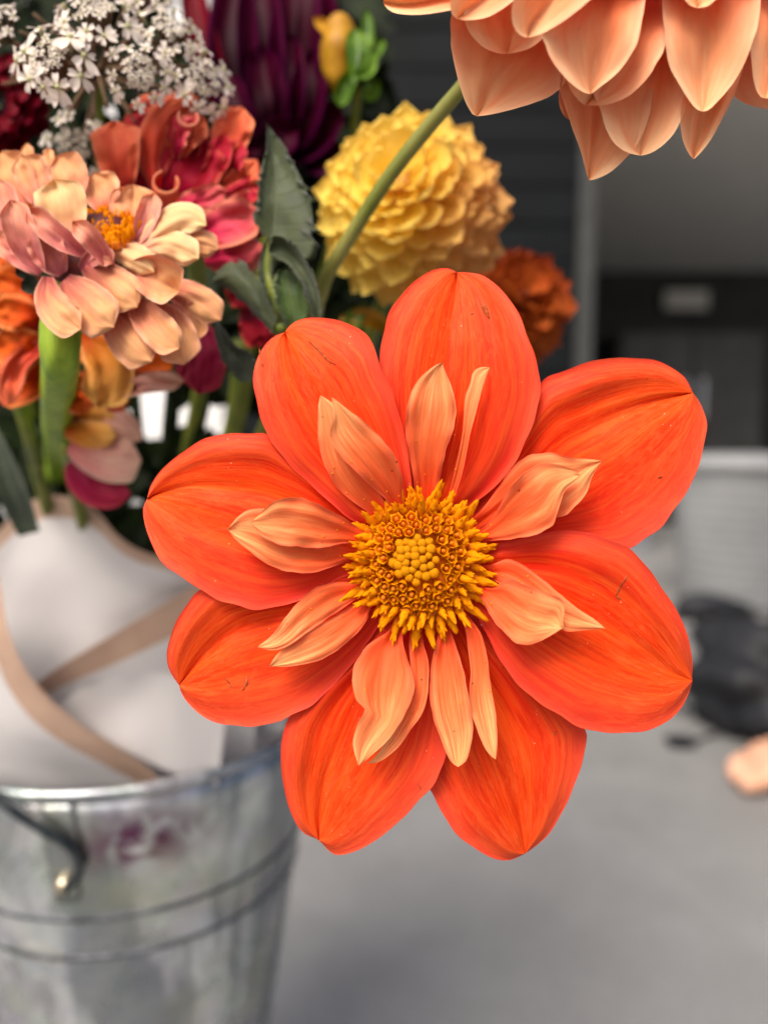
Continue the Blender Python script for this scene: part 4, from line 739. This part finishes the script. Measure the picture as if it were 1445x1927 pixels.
# ---------------------------------------------------------------- toothed leaves beside the crimson dahlia
LD = .213
lf = thing('leafy_sprig', 'grey green toothed dahlia leaves standing between crimson and yellow dahlias', 'leaves', P(520, 620, LD + .01))
def leaf(L, Rr, Mi, off, mk, seed, **k):
    d = LD + off * .001; k.setdefault('cup', .003)
    sheet('leaf', L, Rr, Mi, [d, d - .001, d, d + .002], lf, [M[mk]], nu=70, nv=16, groove=.0006, ridge=.0002, nz=.0008, thk=.0005, teeth=.16, seed=seed, roll=0, **k)
leaf([(509, 455), (488, 432), (481, 405), (484, 372), (490, 320), (502, 275), (501, 229)], [(522, 470), (572, 488), (590, 440), (590, 405), (576, 355), (552, 306), (524, 262), (501, 229)], [(512, 460), (514, 410), (517, 365), (515, 311), (501, 229)], 0, 'leaf', 700)
leaf([(520, 600), (500, 545), (470, 508), (435, 492), (412, 508), (398, 531)], [(512, 625), (478, 590), (450, 560), (420, 540), (398, 531)], [(516, 612), (476, 560), (436, 525), (398, 531)], -3, 'leaf', 701, cup=-.003)
leaf([(590, 610), (572, 545), (545, 502), (520, 486), (505, 474)], [(606, 600), (602, 555), (584, 505), (556, 462), (527, 440), (512, 448), (505, 474)], [(600, 604), (592, 550), (565, 500), (535, 476), (505, 474)], -7, 'leaf', 702, cup=.004)
leaf([(540, 618), (518, 570), (516, 520), (535, 500)], [(575, 618), (580, 570), (566, 520), (535, 500)], None, -3, 'leafg', 703)
leaf([(455, 720), (420, 680), (405, 630), (404, 592)], [(490, 710), (475, 668), (440, 645), (404, 592)], None, 3, 'leafd', 704)
leaf([(500, 560), (488, 520), (492, 470), (508, 440)], [(520, 560), (512, 520), (512, 480), (508, 440)], None, 2, 'leafd', 705, cup=.001)
tube('stem', [(510, 455, LD + .002), (505, 520, LD + .002), (530, 600, LD + .004), (520, 760, .28), (420, 1000, .36), (340, 1500, .44)], [.0012, .0014, .0022, .003, .003, .003], lf, [M['stem']])
tube('leaf_stalk', [(512, 620, LD), (540, 625, LD + .002), (525, 700, .255)], [.001, .0016, .002], lf, [M['stem']])
# ---------------------------------------------------------------- ball dahlias
def ball_petal(seed):
    r = random.Random(seed); V = []; UV = []; f = []; nt_, ns = 9, 11
    for i in range(nt_):
        t = i / (nt_ - 1); half = 1.25 + .25 * t; rad = (.16 + .36 * math.sin(min(1, t * 1.15) * 1.9)) * (1 if t < .75 else math.sqrt(max(0.02, 1 - ((t - .75) / .26) ** 2)) * .85 + .15)
        for j in range(ns):
            s_ = 2 * j / (ns - 1) - 1; a = s_ * half * (1.15 - .5 * t)
            V.append((rad * math.sin(a), -rad * math.cos(a) * (.75 - .2 * t) + .1 - .32 * t * t + r.uniform(-.01, .01), t * (1. - .10 * s_ * s_ * t) + .05 * math.sin(3 * s_ + seed) * t)); UV.append((t, j / (ns - 1)))
    for i in range(nt_ - 1):
        for j in range(ns - 1): f.append((i * ns + j, i * ns + j + 1, (i + 1) * ns + j + 1, (i + 1) * ns + j))
    me = bpy.data.meshes.new('petal'); me.from_pydata(V, [], f); me.polygons.foreach_set('use_smooth', [True] * len(f)); l = me.uv_layers.new(name='UVMap')
    idx = np.empty(len(me.loops), int); me.loops.foreach_get('vertex_index', idx); l.data.foreach_set('uv', np.array(UV)[idx].ravel()); me.materials.append(M['ball']); me.update(); return me
BP = [ball_petal(k) for k in range(4)]
def ball(name, label, cpx_, d, rpx, n, axis, thmax, colf, l0, l1, corec, pole_gap=0.):
    c = P(cpx_[0], cpx_[1], d); t = thing(name, label, 'dahlia', c); Rm = rpx / F * d; ax = Vector(axis).normalized(); e1 = ax.orthogonal().normalized(); e2 = ax.cross(e1)
    bm = bmesh.new(); bmesh.ops.create_icosphere(bm, subdivisions=3, radius=Rm * .52, matrix=Matrix.Translation(c)); from_bm('core', bm, t, [corec])
    for k in range(n):
        ct = 1 - ((k + .5) / n) ** 1.25 * (1 - math.cos(thmax)); th = math.acos(ct); a = k * GA; rad = ax * ct + (e1 * math.cos(a) + e2 * math.sin(a)) * math.sin(th)
        toward = (ax - rad * ct); toward = toward.normalized() if toward.length > 1e-4 else e1
        tilt = -.12 - .5 * (th / thmax) ** 1.3 + random.uniform(-.24, .24); z = (rad - toward * -tilt * -1 * .9).normalized() if False else (rad + toward * tilt * .9).normalized()
        y = (toward - z * toward.dot(z)).normalized(); x = y.cross(z); f_ = th / thmax; ln = Rm * (l0 + (l1 - l0) * f_) * random.uniform(.82, 1.18)
        o = link('petal', BP[k % 4], t); rot = Matrix((x, y, z)).transposed().to_4x4()
        sx = ln * random.uniform(.72, 1.1); o.matrix_local = Matrix.Translation(rad * Rm * (.56 - .02 * f_)) @ rot @ Matrix.Rotation(random.uniform(-.3, .3), 4, 'Z') @ Matrix.Diagonal((sx, ln * .95, ln, 1))
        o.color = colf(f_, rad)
    return t
ycore = simple_mat('ball_core', srgb(190, 120, 20), srgb(200, 140, 40), 200)
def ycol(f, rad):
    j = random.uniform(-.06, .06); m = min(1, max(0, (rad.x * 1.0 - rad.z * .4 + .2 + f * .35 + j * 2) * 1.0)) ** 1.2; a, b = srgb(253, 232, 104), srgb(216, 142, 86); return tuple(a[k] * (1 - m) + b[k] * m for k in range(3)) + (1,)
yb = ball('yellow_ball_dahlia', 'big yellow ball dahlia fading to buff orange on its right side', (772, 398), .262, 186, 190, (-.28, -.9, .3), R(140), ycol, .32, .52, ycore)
tube('stem', [(770, 450, .285), (700, 620, .30), (640, 800, .36), (450, 1200, .42), (350, 1500, .46)], [.003] * 5, yb, [M['stem']])
for k, (a, b, c) in enumerate([((640, 600), (690, 596), (735, 620)), ((690, 570), (665, 600), (655, 640)), ((720, 600), (740, 640), (720, 680))]):
    petal('sepal', [a, b, c], 34, [.285, .283, .284], yb, [M['budy'] if k == 0 else M['wgreen']], thk=.0008)
def rcol(f, rad):
    a, b = srgb(190, 98, 36), srgb(146, 52, 20); m = min(1, max(0, .3 + rad.z * .7 + random.uniform(-.15, .15))); return tuple(a[k] * (1 - m) + b[k] * m for k in range(3)) + (1,)
rb_core = simple_mat('rust_core', srgb(110, 40, 10), srgb(130, 60, 20), 200)
BP_save = BP; M['rust'] = petal_mat('rust_petal', srgb(180, 96, 12), srgb(176, 84, 24), srgb(160, 60, 26), srgb(190, 100, 50), srgb(150, 50, 20), vs=8, vein_amt=.3, transl=.2, tint=.6, bump=.15)
BP = []
for m_ in BP_save: c2 = m_.copy(); c2.materials[0] = M['rust']; BP.append(c2)
rb = ball('rust_ball_dahlia', 'blurred rusty red ball dahlia peeping out behind the yellow ball dahlia', (968, 578), .34, 104, 150, (.2, -.85, .35), R(130), rcol, .42, .55, rb_core)
tube('stem', [(975, 590, .35), (900, 800, .38), (600, 1300, .44), (400, 1500, .47)], [.003] * 4, rb, [M['stem']])
# ---------------------------------------------------------------- purple dahlia, burgundy dahlia, bud
UD = .30
pu = thing('purple_dahlia', 'very dark purple dahlia with long upright petals at the top', 'dahlia', P(500, 200, UD + .02))
for i, (mid, wd, off, mk) in enumerate([([(470, 260), (440, 150), (440, -10), (452, -70)], 76, 0, 'purp'), ([(500, 260), (492, 120), (486, -20), (490, -80)], 70, -3, 'purp'), ([(540, 260), (550, 130), (560, -10), (575, -80)], 78, -2, 'purp'), ([(560, 260), (590, 140), (598, 20), (590, -60)], 66, 2, 'purp'),
    ([(450, 250), (405, 160), (372, 40), (356, -60)], 46, 3, 'burg'), ([(520, 290), (505, 200), (490, 80)], 60, -8, 'purp'), ([(545, 290), (572, 200), (590, 90)], 56, -7, 'purp'), ([(480, 290), (445, 220), (425, 130)], 50, -6, 'purp'), ([(530, 300), (580, 260), (640, 190)], 60, -4, 'purp'), ([(500, 300), (520, 260), (560, 240)], 60, -9, 'purp'),
    ([(520, 250), (525, 100), (530, -40)], 60, 6, 'purp'), ([(480, 300), (450, 280), (430, 240)], 60, -5, 'purp'), ([(560, 300), (600, 290), (640, 270)], 60, -3, 'purp'), ([(515, 310), (500, 290), (470, 270)], 70, -7, 'purp'), ([(530, 270), (545, 180), (548, 60)], 46, -6, 'purp')]):
    d = UD + off * .001; petal('petal', mid, wd * 1.3, [d + .008, d, d - .001, d + .004], pu, [M[mk]], pa=.5, pb=.5, cup=.006, groove=.0008, ridge=.0006, nz=.0015, thk=.0006, seed=800 + i)
tube('stem', [(510, 250, UD + .02), (500, 500, .33), (430, 900, .4), (330, 1500, .46)], [.003] * 4, pu, [M['stem']])
bu = thing('dahlia_bud', 'yellow dahlia bud with curled green sepals beside the purple dahlia', 'bud', P(650, 110, .29))
bm = bmesh.new(); bmesh.ops.create_uvsphere(bm, u_segments=28, v_segments=20, radius=1)
for v in bm.verts:
    c = v.co.copy(); a = math.atan2(c.y, c.z); q = 1 + .05 * math.cos(6 * a); v.co = P(640, 105, .29) + RIGHT * c.x * .0072 * q + UP * c.y * .0145 * q + VIEW * c.z * .0105 * q
from_bm('bud', bm, bu, [M['budy']])
for i, (mid, wd, off, mk) in enumerate([([(655, 110), (622, 60), (590, 30)], 26, -2, 'budy'), ([(660, 160), (672, 110), (668, 50)], 44, -8, 'wgreen'), ([(664, 150), (690, 80), (690, 14)], 24, -4, 'wgreen'), ([(670, 130), (700, 100), (722, 70)], 28, -3, 'wgreen'), ([(668, 140), (690, 130), (694, 92)], 34, -9, 'wgreen'), ([(675, 120), (650, 160), (640, 200)], 34, -6, 'wgreen'), ([(670, 150), (700, 150), (715, 150)], 40, 0, 'dleaf'), ([(660, 110), (650, 60), (640, 40)], 30, 3, 'wgreen'), ([(690, 140), (700, 160), (690, 190)], 34, -3, 'wgreen')]):
    d = .29 + off * .001; petal('sepal', mid, wd, [d, d - .001, d], bu, [M[mk]], cup=.003, thk=.0009, seed=850 + i)
tube('stem', [(672, 140, .292), (670, 200, .295), (640, 400, .32), (500, 900, .4), (340, 1500, .46)], [.002, .0018, .002, .0028, .003], bu, [M['stem']])
bd = thing('burgundy_dahlia', 'deep burgundy red dahlia at the left edge below the white umbels', 'dahlia', P(-10, 200, .265))
for k in range(34):
    a = k * GA; rr = 40 + 75 * (k / 34) ** .6; x1, y1 = -5 + rr * math.cos(a) * 1.05, 195 + rr * math.sin(a); off = (34 - k) * .0005
    petal('petal', [(-5 + .15 * rr * math.cos(a), 195 + .15 * rr * math.sin(a)), (-5 + .6 * rr * math.cos(a), 195 + .6 * rr * math.sin(a)), (x1, y1)], 44, [.262, .262 - off, .264 - off * .8], bd, [M['burg']], cup=.003, nz=.0008, seed=860 + k, nu=12, nv=9)
tube('stem', [(-10, 200, .27), (20, 600, .32), (150, 1100, .42), (260, 1500, .47)], [.003] * 4, bd, [M['stem']])
# ---------------------------------------------------------------- wild carrot (white umbel)
def floret_mesh(seed, big):
    r = random.Random(seed); V = []; f = []; UV = []; mi = []
    for p_ in range(5):
        a0 = p_ * 2 * math.pi / 5 + r.uniform(-.2, .2); ln = r.uniform(.8, 1.15) * (1.5 if big and p_ in (0, 1) else 1); wd = r.uniform(.55, .75) * ln; up = r.uniform(-.1, .45); b = len(V); n = 6; m = 5
        for i in range(n):
            t = i / (n - 1); ww = wd * .5 * (math.sin(t * 2.3) ** .8 if t > 0 else .12)
            for j in range(m):
                s_ = 2 * j / (m - 1) - 1; rr = .15 + t * ln * (1 - .13 * (1 - abs(s_)) * (t > .95)); x = rr; y = s_ * ww; z = up * t + .18 * s_ * s_ * t - .3 * t * t * r.uniform(.6, 1.2)
                V.append((x * math.cos(a0) - y * math.sin(a0), x * math.sin(a0) + y * math.cos(a0), z)); UV.append((t, j / (m - 1)))
        for i in range(n - 1):
            for j in range(m - 1): f.append((b + i * m + j, b + i * m + j + 1, b + (i + 1) * m + j + 1, b + (i + 1) * m + j)); mi.append(0)
    b = len(V); prof = [(.05, -1.2), (.16, -.5), (.26, -.1), (.22, .16), (.02, .24)]
    for rad, z in prof:
        for j in range(8): V.append((rad * math.cos(j * .785), rad * math.sin(j * .785), z)); UV.append((0, 0))
    for i in range(4):
        for j in range(8): k = (j + 1) % 8; f.append((b + i * 8 + j, b + i * 8 + k, b + (i + 1) * 8 + k, b + (i + 1) * 8 + j)); mi.append(1)
    me = bpy.data.meshes.new('floret'); me.from_pydata(V, [], f); me.polygons.foreach_set('use_smooth', [True] * len(f)); me.polygons.foreach_set('material_index', mi); l = me.uv_layers.new(name='UVMap')
    idx = np.empty(len(me.loops), int); me.loops.foreach_get('vertex_index', idx); l.data.foreach_set('uv', np.array(UV)[idx].ravel()); me.materials.append(M['white']); me.materials.append(M['ugreen']); me.update(); return me
FS = [floret_mesh(k, False) for k in range(5)]; FB = [floret_mesh(20 + k, True) for k in range(5)]
WD = .20
hub = P(182, 128, WD + .035)
wc = thing('wild_carrot', 'white wild carrot flower head of many lacy umbels at the top left', 'wildflower', hub)
UM = [(95, 112, 74, -2, (-.1, .1)), (262, 140, 62, 4, (.3, -.1)), (180, 28, 80, 4, (.0, .6)), (322, 58, 66, 10, (.5, .5)), (378, 150, 72, 14, (.8, .0)), (140, 272, 64, 26, (0, -.6)), (-8, 48, 50, 6, (-.5, .4)), (272, -18, 56, 12, (.3, .8))]
for q, (x, y, rp, off, tl_) in enumerate(UM):
    d = WD + off * .001; c = P(x, y, d); rm = rp / F * d; dirn = (VIEW + RIGHT * tl_[0] + UP * tl_[1]).normalized(); e1 = dirn.orthogonal().normalized(); e2 = dirn.cross(e1)
    foot = c - dirn * rm * .75; um = tube('umbellet', [hub, (hub + foot) / 2 - dirn * .002, foot], [.0009, .0008, .0008], wc, [M['ray_stem']], seg=8, n=10, world=True)
    n = 33; pv = []; rm *= .9
    for k in range(n):
        t = math.sqrt((k + .5) / n) if k < 23 else random.uniform(.82, 1.08); t *= .66 if k < 23 else 1.; a = k * GA + q if k < 23 else (k - 23) * .628 + random.uniform(-.2, .2)
        pos = c + (e1 * math.cos(a) + e2 * math.sin(a)) * rm * t + dirn * (rm * .3 * (1 - t * t) + random.uniform(-.0008, .0008))
        dr = dirn + (e1 * math.cos(a) + e2 * math.sin(a)) * t * .9 + Vector((random.uniform(-.35, .35), random.uniform(-.35, .35), random.uniform(-.35, .35)))
        out_ = k >= 23; place('floret', (FB if out_ else FS)[k % 5], pos, dr, ((.0027 if q == 0 else .0022) if out_ else .00085 + .0007 * t) * random.uniform(.75, 1.15) * (rp / 70), um); pv.append(pos)
    bm = bmesh.new()
    for pos in pv:
        for s_ in range(3):
            pass
        a_, b_ = foot, pos; ax = (b_ - a_).normalized(); o1 = ax.orthogonal().normalized() * .00028; o2 = ax.cross(o1)
        vs = [bm.verts.new(p_ + o) for p_ in (a_, b_) for o in (o1, -o1 * .5 + o2 * .87, -o1 * .5 - o2 * .87)]
        for j in range(3): bm.faces.new((vs[j], vs[(j + 1) % 3], vs[3 + (j + 1) % 3], vs[3 + j]))
    pd = from_bm('pedicels', bm, um, [M['ray_stem']]); pd['kind'] = 'stuff'
for k in range(22):                                            # bare rays between hub and outer umbels
    a = random.uniform(0, 6.28); rr = random.uniform(60, 190); tube('ray', [hub, P(182 + rr * .5 * math.cos(a), 110 + rr * .4 * math.sin(a), WD + .026), P(182 + rr * math.cos(a), 105 + rr * .8 * math.sin(a), WD + random.uniform(.012, .026))], [.0008, .0006, .0005], wc, [M['ray_stem']], seg=6, n=8, world=True) if False else tube('ray', [(182, 128, WD + .035), (182 + rr * .5 * math.cos(a), 118 + rr * .4 * math.sin(a), WD + .027), (182 + rr * math.cos(a), 110 + rr * .8 * math.sin(a), WD + random.uniform(.012, .028))], [.0008, .0006, .0005], wc, [M['ray_stem']], seg=6, n=8)
tube('stem', [(182, 128, WD + .035), (190, 300, .275), (200, 700, .32), (240, 1100, .40), (280, 1500, .46)], [.0014, .0018, .0024, .003, .003], wc, [M['stem']], n=30)
# ---------------------------------------------------------------- further stems and dark foliage inside the bouquet
for i, (pts_, r_, mk, lab) in enumerate([
    ([(30, 740, .27), (55, 820, .285), (82, 930, .33), (160, 1200, .42)], [.0024, .0026, .0028, .003], 'stem', 'thin olive stem left of the thick zinnia stem'),
    ([(455, 640, .285), (452, 740, .292), (432, 830, .31), (380, 1000, .36), (320, 1400, .45)], [.004, .0042, .0036, .003, .003], 'stem', 'mossy green stem just left of the orange red dahlia'),
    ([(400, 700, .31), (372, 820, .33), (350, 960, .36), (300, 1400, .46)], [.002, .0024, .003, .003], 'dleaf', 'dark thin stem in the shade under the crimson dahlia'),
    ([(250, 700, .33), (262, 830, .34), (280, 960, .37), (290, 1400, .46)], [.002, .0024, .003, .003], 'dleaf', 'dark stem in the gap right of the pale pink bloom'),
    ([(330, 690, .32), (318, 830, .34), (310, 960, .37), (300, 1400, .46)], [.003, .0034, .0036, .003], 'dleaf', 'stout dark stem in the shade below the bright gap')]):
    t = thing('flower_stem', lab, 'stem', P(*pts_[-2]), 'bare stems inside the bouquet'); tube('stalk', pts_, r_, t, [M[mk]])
bl = thing('blade_leaf', 'dull green blade leaf rising at the left edge above the paper', 'leaf', P(20, 950, .29))
sheet('blade', [(35, 1010), (-5, 930), (-25, 840), (-30, 760)], [(75, 1000), (55, 930), (25, 860), (-30, 760)], None, [.30, .29, .286, .286], bl, [M['leafd']], cup=.002, seed=900)
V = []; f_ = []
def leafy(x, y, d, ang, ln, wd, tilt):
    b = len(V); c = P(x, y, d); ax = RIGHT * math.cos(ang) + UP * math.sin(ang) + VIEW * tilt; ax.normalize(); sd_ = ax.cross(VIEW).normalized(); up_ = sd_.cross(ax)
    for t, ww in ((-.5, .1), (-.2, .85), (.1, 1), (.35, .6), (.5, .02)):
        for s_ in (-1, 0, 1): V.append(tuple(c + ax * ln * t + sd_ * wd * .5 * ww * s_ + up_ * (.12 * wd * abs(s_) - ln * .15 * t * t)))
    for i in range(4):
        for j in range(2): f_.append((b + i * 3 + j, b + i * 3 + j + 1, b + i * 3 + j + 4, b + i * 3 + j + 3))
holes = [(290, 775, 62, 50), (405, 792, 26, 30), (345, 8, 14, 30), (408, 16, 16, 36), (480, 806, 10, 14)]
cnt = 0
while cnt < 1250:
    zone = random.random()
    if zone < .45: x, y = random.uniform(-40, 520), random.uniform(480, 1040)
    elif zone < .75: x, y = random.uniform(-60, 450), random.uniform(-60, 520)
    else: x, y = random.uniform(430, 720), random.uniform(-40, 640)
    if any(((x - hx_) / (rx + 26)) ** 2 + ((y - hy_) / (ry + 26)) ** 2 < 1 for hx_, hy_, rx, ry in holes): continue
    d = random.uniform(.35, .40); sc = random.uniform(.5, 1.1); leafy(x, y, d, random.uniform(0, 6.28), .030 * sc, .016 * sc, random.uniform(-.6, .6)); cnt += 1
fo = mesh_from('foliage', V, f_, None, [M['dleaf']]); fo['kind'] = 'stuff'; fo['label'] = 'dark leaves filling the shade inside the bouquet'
